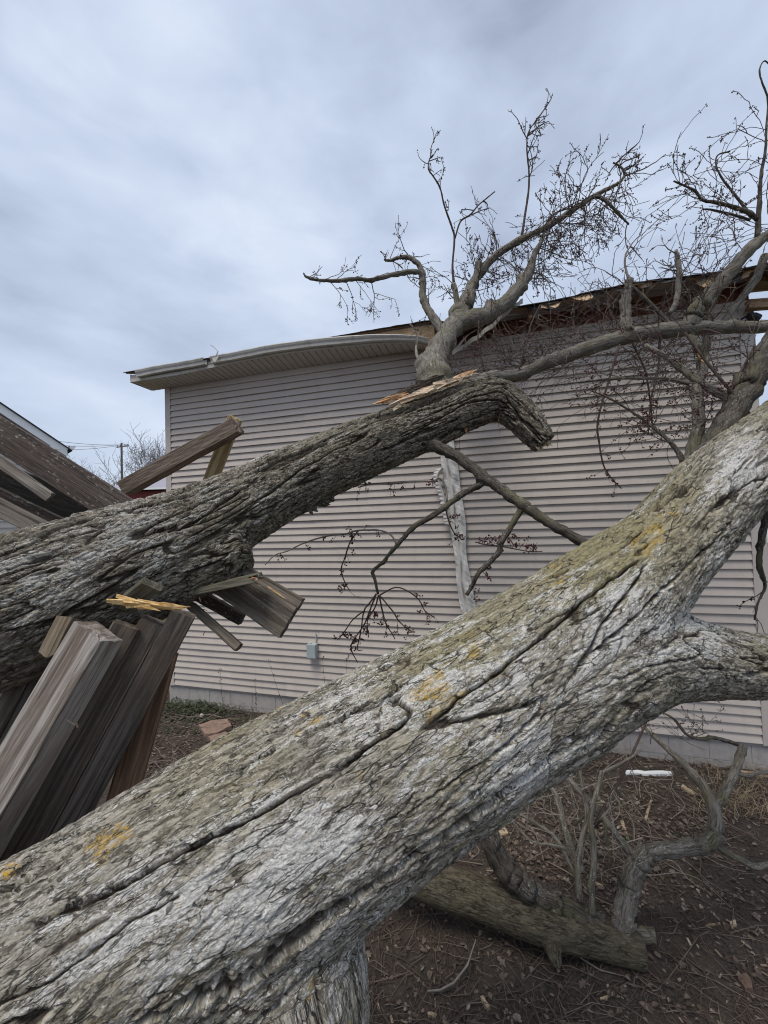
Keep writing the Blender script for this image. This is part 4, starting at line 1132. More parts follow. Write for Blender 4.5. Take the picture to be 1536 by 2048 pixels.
for pts in ([(752, 1188, 3.2, 2), (742, 1215, 3.2, 1.7), (728, 1250, 3.2, 1.5), (702, 1292, 3.2, 1.3), (715, 1325, 3.2, 1)],
            [(753, 1188, 3.2, 2), (738, 1208, 3.2, 1.8), (728, 1222, 3.2, 1.6), (722, 1260, 3.2, 1.4), (715, 1298, 3.2, 1.2), (725, 1300, 3.2, .9)],
            [(758, 1190, 3.2, 1.8), (765, 1222, 3.22, 1.6), (772, 1247, 3.22, 1.4), (790, 1278, 3.22, 1)],
            [(757, 1190, 3.2, 1.6), (750, 1215, 3.21, 1.4), (735, 1240, 3.21, 1.2), (737, 1275, 3.2, 1)],
            [(760, 1190, 3.2, 1.6), (790, 1175, 3.22, 1.5), (815, 1182, 3.22, 1.4), (838, 1200, 3.22, 1.3), (850, 1222, 3.22, 1.2), (870, 1235, 3.22, 1)],
            [(728, 1222, 3.2, 1.5), (705, 1240, 3.2, 1.3), (690, 1262, 3.2, 1.2), (675, 1280, 3.2, .9)],
            [(760, 1192, 3.2, 1.5), (785, 1222, 3.22, 1.4), (800, 1245, 3.22, 1.3), (825, 1265, 3.22, 1)]):
    c_ = limb('branch', pts, TWIG, treeA, 5, 4, .1, len(tw.v) % 89)
    spray(c_, rg.uniform(.45, 1.0, 6), (.04, .10), .6, .5*D_+.2*R_, -.1, .0020, 0, 1, .0082, 2.6)
for c_, n_, dr in ((cUc, 9, D_), (cUd, 5, D_+.4*R_), (cUe, 9, D_), (cUf, 7, R_+.5*D_), (cUg, 4, R_*.6+U_), (cUh, 7, U_), (cUb, 5, R_+.3*D_)):
    spray(c_, rg.uniform(.25, 1.0, n_+4), (.04, .11), .5, .7*dr, -.1, .0020, 0, 1, .0082, 2.4)
tag(tw.build('twig_mass', TWIG_MIX, treeA), kind='stuff')
tag(bd.build('bud_mass', BUD, treeA), kind='stuff')

# torn wood on the back of the broken trunk and its snapped tip
def splinters(name, mat, parent, base, dirs, n, L, wd, th, rgs, spread=.15, off=None):
    mb = MB()
    for i in range(n):
        k = rgs.random()
        p = np.array(base[0])*(1-k)+np.array(base[1])*k
        d = np.array(dirs)+rgs.normal(0, spread, 3); d /= np.linalg.norm(d)
        a = np.cross(d, np.array(VIEW)+rgs.normal(0, .4, 3)); a /= np.linalg.norm(a); b = np.cross(d, a)
        l_ = L*rgs.uniform(.45, 1.0); w_ = wd*rgs.uniform(.5, 1.1); t_ = th*rgs.uniform(.5, 1.2)
        v = []
        for s_, f_ in ((-.5, .6), (-.15, 1), (.2, .75), (.5, .06)):
            c_ = p+d*l_*s_+a*rgs.normal(0, w_*.12)
            v += [c_+a*w_*f_+b*t_*f_, c_-a*w_*f_+b*t_*f_, c_-a*w_*f_-b*t_*f_, c_+a*w_*f_-b*t_*f_]
        f = [(0, 1, 2, 3), (15, 14, 13, 12)]
        for q in range(3):
            for e_ in range(4):
                f.append((q*4+e_, q*4+(e_+1) % 4, q*4+4+(e_+1) % 4, q*4+4+e_))
        mb.add([Vector(x) for x in v], f)
    return mb.build(name, mat, parent)
rs = np.random.default_rng(9)
BARKBIT = mat_wood('loose_bark', (.035, .028, .022), (.125, .108, .086), (.07, .055, .04), .5, 1.0, .3, ring=False)
TORN2 = mat_wood('torn_sapwood', (.46, .33, .21), (.78, .66, .50), (.36, .19, .09), .5, 1.2, ring=False)
dA = np.array(P(930, 752, 3.5)-P(790, 803, 3.28))
splinters('torn_wood', TORN, treeA, (P(806, 803, 3.20), P(926, 752, 3.36)), dA, 34, .36, .024, .008, rs, .05)
splinters('torn_wood', TORN2, treeA, (P(812, 800, 3.13), P(900, 762, 3.27)), dA, 30, .34, .024, .006, rs, .07)
splinters('torn_wood', TORN2, treeA, (P(880, 768, 3.24), P(950, 748, 3.36)), dA, 40, .12, .006, .004, rs, .25)
splinters('torn_wood', TORN, treeA, (P(760, 802, 3.12), P(800, 792, 3.2)), dA, 9, .26, .020, .008, rs, .06)
splinters('torn_bark', BARKBIT, treeA, (P(795, 792, 3.24), P(880, 752, 3.42)), dA, 16, .32, .026, .016, rs, .06)
splinters('torn_wood', TORN2, treeA, (P(1070, 894, 3.42), P(1098, 884, 3.44)), dirpx(.5, .9), 22, .11, .008, .006, rs, .22)
splinters('torn_wood', SPLINTER, treeA, (P(1080, 884, 3.42), P(1094, 876, 3.44)), dirpx(.4, .9), 6, .09, .008, .004, rs, .2)
splinters('torn_bark', TORN, treeA, (P(930, 856, 3.45), P(934, 862, 3.45)), dirpx(0, 1), 4, .10, .022, .006, rs, .15)
splinters('torn_bark', BARKBIT, treeA, (P(620, 1022, 2.72), P(668, 998, 2.84)), dirpx(.6, .5), 12, .09, .018, .010, rs, .4)
# smaller stems of the pale trunk behind its upper fork
cR = limb('limb', [(1405, 930, 2.55, 25), (1440, 868, 2.6, 23), (1468, 825, 2.66, 22), (1495, 775, 2.72, 22), (1520, 730, 2.78, 22), (1553, 680, 2.85, 21), (1605, 610, 2.9, 20)], SMOOTH_DK, treeB, 16, 6, .10, 40)
cS = limb('branch', [(1378, 930, 2.7, 13), (1388, 890, 2.74, 11.5), (1396, 850, 2.78, 11), (1396, 810, 2.82, 10.5), (1394, 780, 2.86, 10), (1403, 745, 2.9, 9), (1409, 715, 2.92, 8)], SMOOTH, treeB, 10, 5, .12, 41)
cS2 = limb('branch', [(1408, 722, 2.92, 8), (1400, 705, 2.9, 7), (1392, 688, 2.88, 6.5), (1380, 670, 2.9, 5.5)], SMOOTH, treeB, 8, 5, .2, 42)
cT = limb('branch', [(1489, 828, 2.7, 8), (1458, 800, 2.75, 8), (1425, 780, 2.8, 7.5), (1397, 763, 2.86, 7.5), (1360, 735, 2.95, 6), (1330, 712, 3.0, 5), (1290, 690, 3.1, 3.5)], SMOOTH, treeB, 8, 5, .15, 43)
cT2 = limb('branch', [(1380, 768, 2.86, 4.5), (1340, 759, 2.92, 3.6), (1290, 757, 3.0, 3), (1235, 757, 3.08, 2.4), (1180, 762, 3.15, 1.8), (1110, 770, 3.2, 1.3)], SMOOTH_DK, treeB, 7, 5, .1, 44)
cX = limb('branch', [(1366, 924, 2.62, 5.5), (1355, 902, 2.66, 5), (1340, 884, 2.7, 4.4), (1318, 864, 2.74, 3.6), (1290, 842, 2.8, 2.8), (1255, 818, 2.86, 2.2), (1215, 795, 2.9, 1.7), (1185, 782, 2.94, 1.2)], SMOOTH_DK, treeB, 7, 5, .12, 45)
cY = limb('branch', [(1500, 830, 2.6, 3.4), (1455, 775, 2.7, 3), (1410, 720, 2.8, 2.6), (1370, 665, 2.9, 2.2)], TWIG, treeB, 6, 5, .1, 46)
cY2 = limb('branch', [(1440, 850, 2.66, 3), (1450, 800, 2.7, 2.6), (1475, 755, 2.74, 2.2), (1510, 690, 2.8, 1.6)], TWIG, treeB, 6, 5, .1, 47)
cZ = limb('branch', [(1532, 990, 2.1, 9), (1530, 1040, 2.08, 6.5), (1522, 1085, 2.06, 5.5), (1518, 1130, 2.05, 5), (1524, 1150, 2.05, 4.5), (1530, 1175, 2.05, 2.6), (1516, 1205, 2.05, 2), (1509, 1240, 2.05, 1.6)], SMOOTH_DK, treeB, 8, 5, .15, 48)
tw, bd = MB(), MB()
rg = np.random.default_rng(15)
for c_, n_ in ((cT, 10), (cT2, 9), (cX, 11), (cS, 8), (cY, 5), (cY2, 5)):
    spray(c_, rg.uniform(.2, 1.0, n_+3), (.16, .46), .5, .5*L_+.1*U_, 0, .0029, 1, 3, .0072, 1.5)
spray(cX, rg.uniform(.4, 1.0, 14), (.06, .18), .6, .3*D_, -.1, .0024, 0, 2, .0080, 2.6)
spray(cR, rg.uniform(.1, .7, 7), (.2, .5), .5, .5*L_+.4*U_, .1, .0032, 1, 3, .0058, 1.2)
spray(cZ, rg.uniform(.5, 1.0, 5), (.1, .25), .5, .4*R_+.5*D_, -.1, .0026, 0, 2, .0055, 2.0)
tag(tw.build('twig_mass', TWIG_MIX, treeB), kind='stuff')
tag(bd.build('bud_mass', BUD, treeB), kind='stuff')
# pink scrape on the smooth stem
rs = np.random.default_rng(19)
splinters('torn_wood', SPLINTER, treeB, (P(1400, 712, 2.86), P(1405, 722, 2.86)), dirpx(.5, .8), 4, .10, .012, .005, rs, .15)

# ------------------------------------------------------------------ branches of the sawn log
def gl(name, pts, mat=SMOOTH, sides=9, seed=1, n=6, wob=.12):
    return limb(name, pts, mat, log, sides, n, wob, seed)
gl('limb', [(962, 1632, 2.72, 19), (970, 1652, 2.70, 19.5), (984, 1691, 2.68, 20), (1008, 1735, 2.66, 21), (1040, 1765, 2.64, 21.5), (1072, 1786, 2.62, 21.5), (1110, 1803, 2.60, 21), (1150, 1822, 2.58, 20), (1206, 1845, 2.56, 18)], SMOOTH_DK, 12, 50)
gl('limb', [(1243, 1870, 2.50, 21), (1246, 1835, 2.52, 19.5), (1256, 1790, 2.56, 18.5), (1266, 1748, 2.58, 18), (1284, 1716, 2.60, 17), (1310, 1704, 2.60, 14.5), (1360, 1696, 2.58, 13.5), (1408, 1690, 2.56, 13.5), (1428, 1672, 2.58, 13), (1431, 1645, 2.62, 12), (1426, 1612, 2.70, 11), (1412, 1580, 2.82, 8.5), (1390, 1552, 2.95, 7.5), (1362, 1522, 3.1, 6.5), (1336, 1499, 3.2, 5.5), (1289, 1456, 3.4, 3.5)], SMOOTH, 12, 51)
gl('branch', [(1428, 1620, 2.68, 9), (1440, 1600, 2.74, 8.5), (1462, 1560, 2.82, 8), (1478, 1520, 2.9, 7.5), (1486, 1492, 2.95, 8)], SMOOTH, 9, 52)
gl('branch', [(1485, 1492, 2.95, 4.5), (1455, 1482, 3.0, 3.8), (1420, 1474, 3.05, 3.6), (1410, 1478, 3.06, 3.4), (1375, 1470, 3.1, 3), (1350, 1440, 3.15, 2.5), (1326, 1425, 3.2, 1.6)], SMOOTH_DK, 7, 53)
gl('branch', [(1470, 1545, 2.86, 4.5), (1495, 1552, 2.84, 4), (1520, 1545, 2.82, 3.6), (1560, 1550, 2.8, 3)], SMOOTH, 7, 54)
gl('branch', [(1430, 1690, 2.56, 6.5), (1455, 1706, 2.52, 6), (1486, 1722, 2.48, 5.5), (1512, 1734, 2.46, 6), (1550, 1725, 2.44, 5)], SMOOTH, 8, 55)
gl('branch', [(1185, 1830, 2.54, 6.84), (1182, 1780, 2.57, 6.46), (1187, 1720, 2.62, 6.08), (1186, 1670, 2.66, 5.32), (1180, 1640, 2.7, 4.94), (1192, 1590, 2.76, 4.56), (1204, 1543, 2.84, 4.18)], SMOOTH, 9, 56)
gl('branch', [(1160, 1800, 2.56, 6.84), (1155, 1750, 2.6, 6.08), (1160, 1690, 2.66, 5.32), (1174, 1640, 2.74, 4.56), (1168, 1590, 2.82, 4.18), (1158, 1530, 2.92, 3.80), (1156, 1482, 3.0, 3.42)], SMOOTH, 9, 57)
gl('branch', [(1272, 1718, 2.6, 6.46), (1240, 1678, 2.68, 6.46), (1206, 1634, 2.78, 6.46), (1178, 1602, 2.88, 6.08), (1149, 1571, 2.98, 5.70), (1120, 1536, 3.1, 4.94), (1102, 1515, 3.2, 3.80)], SMOOTH, 9, 58)
gl('branch', [(1160, 1770, 2.6, 4.56), (1135, 1720, 2.66, 4.18), (1110, 1675, 2.74, 3.80), (1070, 1645, 2.82, 3.42), (1025, 1620, 2.9, 2.66)], SMOOTH, 7, 59)
gl('branch', [(1165, 1745, 2.6, 6.84), (1140, 1690, 2.7, 6.46), (1125, 1640, 2.8, 5.70), (1112, 1590, 2.92, 4.94), (1080, 1550, 3.05, 3.80)], SMOOTH, 8, 60)
gl('branch', [(1145, 1700, 2.68, 2.66), (1105, 1690, 2.7, 2.43), (1060, 1680, 2.72, 2.28), (1010, 1625, 2.8, 1.52)], SMOOTH, 6, 61)
gl('branch', [(1190, 1650, 2.72, 2.58), (1215, 1600, 2.84, 2.43), (1245, 1550, 2.95, 2.28), (1290, 1450, 3.2, 1.98), (1310, 1400, 3.3, 1.37)], TWIG, 6, 62)
gl('branch', [(1204, 1545, 2.84, 3.04), (1235, 1530, 2.9, 2.74), (1262, 1515, 2.96, 2.28), (1282, 1500, 3.02, 1.52)], SMOOTH, 6, 63)
gl('branch', [(1150, 1650, 2.8, 2.13), (1185, 1610, 2.9, 1.98), (1170, 1560, 3.0, 1.52), (1100, 1560, 3.1, 1.22)], SMOOTH_DK, 6, 64)
gl('branch', [(1235, 1865, 2.5, 15), (1270, 1868, 2.5, 14), (1310, 1872, 2.48, 13)], SMOOTH, 9, 65)
gl('branch', [(1210, 1690, 2.66, 3.5), (1212, 1660, 2.7, 3), (1205, 1640, 2.74, 2.6), (1190, 1655, 2.78, 2)], SMOOTH_DK, 6, 66)
tw, bd = MB(), MB()
rg = np.random.default_rng(25)
for k in range(26):
    q = np.array(P(rg.uniform(1040, 1240), rg.uniform(1560, 1690), rg.uniform(2.75, 3.1)))
    q[2] = max(q[2], .06)
    grow(tw, bd, q, .5*U_+rg.normal(0, .8, 3), rg.uniform(.2, .5), .004, rg, 1, .1, .35, .006, 3, .4)
for k in range(16):
    q = np.array(P(rg.uniform(1230, 1420), rg.uniform(1440, 1500), rg.uniform(3.0, 3.4)))
    grow(tw, bd, q, .5*U_+.3*L_+rg.normal(0, .6, 3), rg.uniform(.15, .4), .0032, rg, 1, .2, .35, .006, 3, 1.4)
tag(tw.build('twig_mass', TWIG_PALE, log), kind='stuff')
tag(bd.build('bud_mass', BUD, log), kind='stuff')

# ------------------------------------------------------------------ timber
W_DARK = mat_wood('stained_board', (.040, .030, .025), (.118, .092, .078), (.070, .048, .038), .5, .7, 1.0, .5, ring=False)
W_GREY = mat_wood('weathered_board', (.115, .100, .085), (.300, .268, .228), (.10, .068, .046), .5, .8, .15, .6)
W_POST = mat_wood('weathered_post', (.135, .108, .090), (.370, .340, .310), (.20, .125, .085), .5, .62, 0, .6, warp=.7)
W_YEL = mat_wood('treated_post', (.26, .180, .085), (.46, .37, .21), (.34, .27, .14), .4, .9)
W_RAIL = mat_wood('rail_timber', (.13, .090, .068), (.30, .235, .190), (.12, .105, .060), .5, .5, .1, .5, ring=False)
W_GREEN = mat_wood('mossy_board', (.075, .068, .048), (.225, .205, .155), (.12, .112, .068), .5, .8, .2, .5)
W_PLANK = mat_wood('old_board', (.070, .057, .046), (.200, .172, .146), (.10, .068, .048), .55, .9, .1, .5)  # darker brown timber of the old planks
W_OLD = mat_wood('grey_brown_board', (.070, .058, .046), (.215, .185, .150), (.10, .075, .055), .5, .8, .25, .6)
W_BROWN = mat_wood('brown_board', (.13, .075, .045), (.30, .195, .125), (.20, .115, .065), .5, .6, 0, .5)
def board(name, a, b, c, t, mat, parent=None, jag=(0, 0), seed=1, wob=.0012, near=True):
    """Sawn timber: a-b is a long edge of the visible face, c the other corner at a; t is its thickness away from the viewer."""
    a, b, c = Vector(a), Vector(b), Vector(c)
    X = (b-a); L = X.length; X.normalize()
    Y = (c-a); Y = Y-X*Y.dot(X); wd = Y.length; Y.normalize()
    Z = X.cross(Y)
    if Z.dot((a+b)/2-EYE) < 0: t = -t
    rgn = np.random.default_rng(seed)
    n = max(4, int(L/.07))
    bev = min(.0035, abs(t)*.2)
    # cross section, closed outline with eased corners and a few points per side
    z0, z1 = (0, t) if t > 0 else (t, 0)
    sec = []
    def side(p, q, k):
        for i in range(k): sec.append((p[0]+(q[0]-p[0])*i/k, p[1]+(q[1]-p[1])*i/k))
    ky = max(2, int(wd/.02)); kz = max(2, int(abs(t)/.02))
    side((bev, z0), (wd-bev, z0), ky); side((wd-bev, z0), (wd, z0+bev), 1)
    side((wd, z0+bev), (wd, z1-bev), kz); side((wd, z1-bev), (wd-bev, z1), 1)
    side((wd-bev, z1), (bev, z1), ky); side((bev, z1), (0, z1-bev), 1)
    side((0, z1-bev), (0, z0+bev), kz); side((0, z0+bev), (bev, z0), 1)
    m_ = len(sec)
    V = []; Fc = []
    bow = rgn.normal(0, .003)*L
    for i in range(n+1):
        k = i/n
        for j, (y, z) in enumerate(sec):
            x = L*k
            if i == 0 and jag[0]: x += jag[0]*(rgn.random()-.3)
            if i == n and jag[1]: x -= jag[1]*(rgn.random()-.3)
            wv = wob*math.sin(x*13+j*1.7+seed)+wob*.7*math.sin(x*31+j*2.9)
            V.append((x, y+wv, z+wv*.8+bow*math.sin(k*math.pi)))
    for i in range(n):
        for j in range(m_):
            j2 = (j+1) % m_
            Fc.append((i*m_+j, i*m_+j2, (i+1)*m_+j2, (i+1)*m_+j))
    for i0, flip in ((0, True), (n, False)):
        ctr = len(V); V.append((L*i0/n, wd/2, (z0+z1)/2))
        for j in range(m_):
            j2 = (j+1) % m_
            Fc.append((ctr, i0*m_+j2, i0*m_+j) if flip else (ctr, i0*m_+j, i0*m_+j2))
    me = bpy.data.meshes.new(name); me.from_pydata(V, [], Fc); me.update()
    bmm = bmesh.new(); bmm.from_mesh(me); bmesh.ops.recalc_face_normals(bmm, faces=bmm.faces); bmm.to_mesh(me); bmm.free()
    o = bpy.data.objects.new(name, me); COL.objects.link(o); me.materials.append(mat)
    M = Matrix((X, Y, Z)).transposed().to_4x4(); M.translation = a
    o.matrix_basis = M
    if parent is not None: adopt(o, parent)
    return o
ex = Vector((1, 0, 0))
# leaning built-up post at the left edge
post = empty('timber_post', G(-150, 1900, 0), 'built-up grey post of sawn timbers tilting beside the pale trunk at the left', 'post')
board('post', P(202, 1282, 1.60), P(-190, 1960, 1.38), P(145, 1245, 1.66), .112, W_POST, post, (.006, 0), 1)
POST_D = P(-190, 1960, 1.36)-P(202, 1282, 1.60)
def par(px, py, d, k=1.0): return P(px, py, d)+POST_D*k
board('plank', P(226, 1243, 1.78), par(226, 1243, 1.78), P(294, 1231, 1.83), .06, W_PLANK, post, (.003, 0), 2)
board('plank', P(280, 1236, 1.845), par(280, 1236, 1.845, 1.02)-zz*.02, P(341, 1222, 1.88), .10, W_PLANK, post, (.003, 0), 3)
board('plank', P(343, 1220, 1.88), par(343, 1220, 1.88, 1.1)+ex*.015, P(405, 1207, 1.93), .09, W_PLANK, post, (.003, 0), 4)
board('plank', P(302, 1300, 2.02), P(188, 1680, 1.74), P(358, 1288, 2.05), .04, W_BROWN, post, (0, 0), 5)
board('plank', P(112, 1231, 1.74), P(72, 1310, 1.66), P(140, 1244, 1.72), .26, W_RAIL, post, (0, .03), 6)
board('plank', P(52, 1300, 2.0), P(-60, 1500, 1.8), P(84, 1308, 2.0), .03, W_GREY, post, (0, 0), 7)
board('plank', P(88, 1306, 2.02), P(-20, 1510, 1.82), P(125, 1316, 2.02), .03, W_GREY, post, (0, 0), 8)
mb = MB(); tube(mb, [P(134, 1440, 1.44), P(146, 1448, 1.40), P(155, 1451, 1.40)], [.0022, .0022, .002], 6); tube(mb, [P(153, 1447, 1.40), P(156, 1455, 1.40)], [.004, .004], 6); mb.build('nail', mat_plain('rusty_nail', (.10, .075, .06), .6, .2, 80), post)
# light splintered bundle on its top
spl = empty('wood_splinter', P(290, 1215, 1.80), 'yellow freshly torn splinter resting on top of the leaning post', 'splinter')
rs = np.random.default_rng(29)
splinters('sliver', SPLINTER, spl, (P(262, 1206, 1.74), P(350, 1214, 1.78)), np.array(P(372, 1216, 1.78)-P(225, 1203, 1.72)), 30, .22, .014, .006, rs, .035)
# loose broken boards under and behind the broken trunk
def loose(args, label, group=None, **kw):
    o = board('broken_board', *args, **kw)
    return tag(o, label, 'board', group)
BG = 'broken boards of the smashed deck'
loose((P(-170, 725, 2.75), P(345, 1050, 2.75), P(-170, 800, 2.72), .045, W_DARK), 'widest dark stained board slanting down behind the broken trunk at upper left', BG, seed=11)
loose((P(-70, 862, 2.60), P(107, 986, 2.62), P(-78, 884, 2.58), .030, W_GREY), 'narrow grey batten with a chipped end under the widest dark board', BG, seed=12, jag=(0, .02))
loose((P(-110, 926, 2.95), P(230, 1089, 2.95), P(-110, 962, 2.95), .04, W_DARK), 'dark stained board in the middle of the crossed pile at left', BG, seed=13)
loose((P(-90, 952, 2.62), P(150, 1073, 2.62), P(-90, 992, 2.60), .045, W_PLANK), 'brown weathered board lowest in the crossed pile at left', BG, seed=14, jag=(0, .04))
W_GAP_SHADE = mat_wood('gap_shade_board', (.008, .007, .006), (.022, .019, .017), (.012, .010, .009), .5, .8, .1, .5, ring=False)  # near-black colour paints the shade of the gap onto an added board
loose((P(-140, 880, 3.25), P(180, 990, 3.25), P(-140, 990, 3.25), .04, W_GAP_SHADE), 'added board coloured near black as the shade in the gap behind the grey batten', BG, seed=15)
loose((P(233, 964, 3.3), P(462, 836, 3.2), P(255, 985, 3.3), .14, W_RAIL), 'thick brown rail rising from the broken trunk to the yellow post', BG, seed=16, jag=(0, .02))
loose((P(456, 829, 3.36), P(385, 1010, 3.5), P(486, 828, 3.36), .06, W_YEL), 'upright yellowish post with a knot hole behind the brown rail', BG, seed=17, jag=(.012, 0))
loose((P(283, 1166, 1.76), P(222, 1212, 1.86), P(360, 1156, 1.76), .034, W_GREEN), 'short mossy board end jammed under the broken trunk above the leaning post', BG, seed=18)
loose((P(345, 1187, 2.18), P(503, 1153, 2.10), P(348, 1200, 2.18), .15, W_GREEN), 'greenish board lying edge-on under the broken trunk with a splintered tip', BG, seed=19, jag=(0, .04))
cr = empty('broken_board', P(450, 1130, 2.4), 'wide grey board split lengthwise, sticking out below the broken trunk', 'board', BG)
board('split_piece', P(425, 1094, 2.42), P(606, 1197, 2.24), P(415, 1113, 2.41), .04, W_OLD, cr, (0, .006), 20)
board('split_piece', P(428, 1108, 2.42), P(593, 1216, 2.22), P(386, 1157, 2.40), .042, W_OLD, cr, (0, .006), 21)
rs = np.random.default_rng(33)
splinters('split_edge', SPLINTER, cr, (P(540, 1176, 2.255), P(590, 1211, 2.205)), np.array(P(590, 1210, 2.2)-P(530, 1172, 2.27)), 4, .11, .0035, .003, rs, .02)
loose((P(385, 1203, 2.30), P(481, 1287, 2.18), P(361, 1206, 2.30), .045, W_OLD), 'small grey stick of timber pointing down by the leaning post, nails in its end', BG, seed=22, jag=(0, .006))
loose((P(395, 1180, 2.55), P(486, 1230, 2.5), P(385, 1200, 2.55), .05, W_DARK), 'dark board end half hidden behind the wide split board', BG, seed=23)
# splintered tips
splinters('broken_tip', TORN, cr, (P(506, 1156, 2.1), P(516, 1160, 2.1)), dirpx(1, .1), 6, .035, .006, .003, rs, .2)
nl = empty('bent_nail', P(404, 1222, 2.2), 'bent nails sticking out beside the small grey stick of timber', 'nail')
NAIL = bpy.data.materials['rusty_nail']
for pts in ([(400, 1220, 2.2), (409, 1225, 2.19), (416, 1230, 2.18)], [(398, 1217, 2.2), (408, 1219, 2.19), (414, 1221, 2.18)], [(410, 1262, 2.24), (406, 1271, 2.22)], [(399, 1195, 2.1), (401, 1203, 2.08)]):
    mb = MB(); tube(mb, [P(*q) for q in pts], [.002]*len(pts), 5); mb.build('nail', NAIL, nl)

# ------------------------------------------------------------------ background
# neighbour's gable end at the left
NB = mat_plain('neighbour_siding', (.47, .445, .41), .65, .05, 3)
NBROWN = mat_plain('strip_brown', (.085, .060, .050), .7, .15, 6)  # dark brown strip set below the rake soffit
d0 = 10.0
nh = empty('house', P(20, 1290, d0), 'neighbouring house at the left edge, white rake board and gutter end', 'house')
nh.location.z = 0
ex = Vector((1, 0, 0)); ey = Vector((0, 1, 0))
e1 = P(105, 890, d0)
hd = Vector((e1.x, e1.y, 0)).normalized()
an_ = R(9); hd = Vector((hd.x*math.cos(an_)-hd.y*math.sin(an_), hd.x*math.sin(an_)+hd.y*math.cos(an_), 0))
hx = Vector((hd.y, -hd.x, 0))
def on_gable(px, py):
    r_ = ray(px, py); t_ = (e1-EYE).dot(hd)/r_.dot(hd); q_ = EYE+r_*t_-e1
    return q_.dot(hx), q_.z
ta, tz = on_gable(-100, 755)
slope = tz/-ta
def hp(a, z, b): return e1+hx*a+hd*b+zz*z
AP = -5.0
z = -e1.z
while z < 5*slope:
    z2 = z+.16
    x1 = -.12 if z < -.1 else max(AP, -.12-(z+.1)/slope)
    mb = MB()
    mb.add([hp(AP-3, z, .30), hp(x1, z, .30), hp(x1, z2, .32), hp(AP-3, z2, .32), hp(AP-3, z, .5), hp(x1, z, .5), hp(x1, z2, .5), hp(AP-3, z2, .5)],
           [(0, 1, 2, 3), (0, 4, 5, 1), (1, 5, 6, 2), (3, 2, 6, 7)])
    mb.build('siding_board', NB, nh); z = z2
def slab(x0, x1, dz0, dz1, ya, yb):
    v = [hp(a, -a*slope+dz, y) for y in (ya, yb) for a, dz in ((x0, dz0), (x1, dz0), (x1, dz1), (x0, dz1))]
    return v, [(0, 1, 2, 3), (7, 6, 5, 4), (0, 4, 5, 1), (3, 2, 6, 7), (1, 5, 6, 2), (0, 3, 7, 4)]
for nm, args, mt in (('rake_board', (AP, .30, -.05, .17, 0, .03), WHITE), ('rake_soffit', (AP, .2, -.02, .0, .03, .30), WHITE), ('brown_strip', (AP, -.15, -.40, -.03, .22, .29), NBROWN), ('roof', (AP, .40, .175, .205, -.04, 7), SHINGLE)):
    mb = MB(); mb.add(*slab(*args)); mb.build(nm, mt, nh)
mb = MB(); v = [hp(a, z, b) for b in (-.004, 6.8) for a, z in ((-.05, -.10), (.30, -.10), (.34, -.02), (-.05, .15))]
mb.add(v, [(0, 1, 2, 3), (0, 4, 5, 1), (1, 5, 6, 2), (4, 7, 6, 5)]); mb.build('cornice_return', WHITE, nh)
mb = MB(); v = [hp(a, z, b) for b in (-.02, 6.8) for a, z in ((.345, -.08), (.43, -.07), (.47, -.01), (.49, .03), (.345, .03))]
mb.add(v, [(0, 1, 2, 3, 4), (0, 5, 6, 1), (1, 6, 7, 2), (2, 7, 8, 3), (3, 8, 9, 4)]); mb.build('gutter', WHITE, nh)
mb = MB(); tube(mb, [hp(.30, -.09, .12), hp(.29, -.20, .12), hp(.18, -.28, .14), hp(-.05, -.34, .2), hp(-.08, -e1.z+.1, .22)], [.045]*5, 8); mb.build('downspout', METALBOX, nh)

# pole and wires
POLE = mat_plain('pole_wood', (.13, .11, .10), .9, .2, 8)
up = empty('utility_pole', P(243, 1062, 50), 'distant utility pole with a crossarm left of the house corner', 'pole')
up.location.z = 0
t_ = P(243, 886, 50)
mb = MB(); tube(mb, [Vector((t_.x, t_.y, -.2)), Vector((t_.x, t_.y, t_.z))], [.17, .12], 10); mb.build('pole', POLE, up)
mb = MB(); ca_ = P(245, 893, 50); mb.box(ca_, Vector((.9, -.2, .03)), Vector((.01, .07, 0)), zz*.06); mb.build('crossarm', POLE, up)
for dx_ in (-.8, -.3, .35, .8):
    mb = MB(); tube(mb, [ca_+Vector((dx_, -.2*dx_, .05)), ca_+Vector((dx_, -.2*dx_, .18)), ca_+Vector((dx_, -.2*dx_, .26))], [.04, .06, .03], 7); mb.build('insulator', POLE, up)
wr = empty('power_line', ca_, 'thin wires running left from the utility pole over the neighbouring roof', 'wire')
for i, dx_ in enumerate((-.8, -.3, .8)):
    a_ = ca_+Vector((dx_, -.2*dx_, .27)); b_ = P(60+14*i, 850+13*i, 38)
    b_ = a_+(b_-a_)*2.2
    pts = [a_+(b_-a_)*k/20-zz*(1.2*4*(k/20)*(1-k/20)) for k in range(21)]
    mb = MB(); tube(mb, pts, [.022]*21, 5); mb.build('wire', POLE, wr)

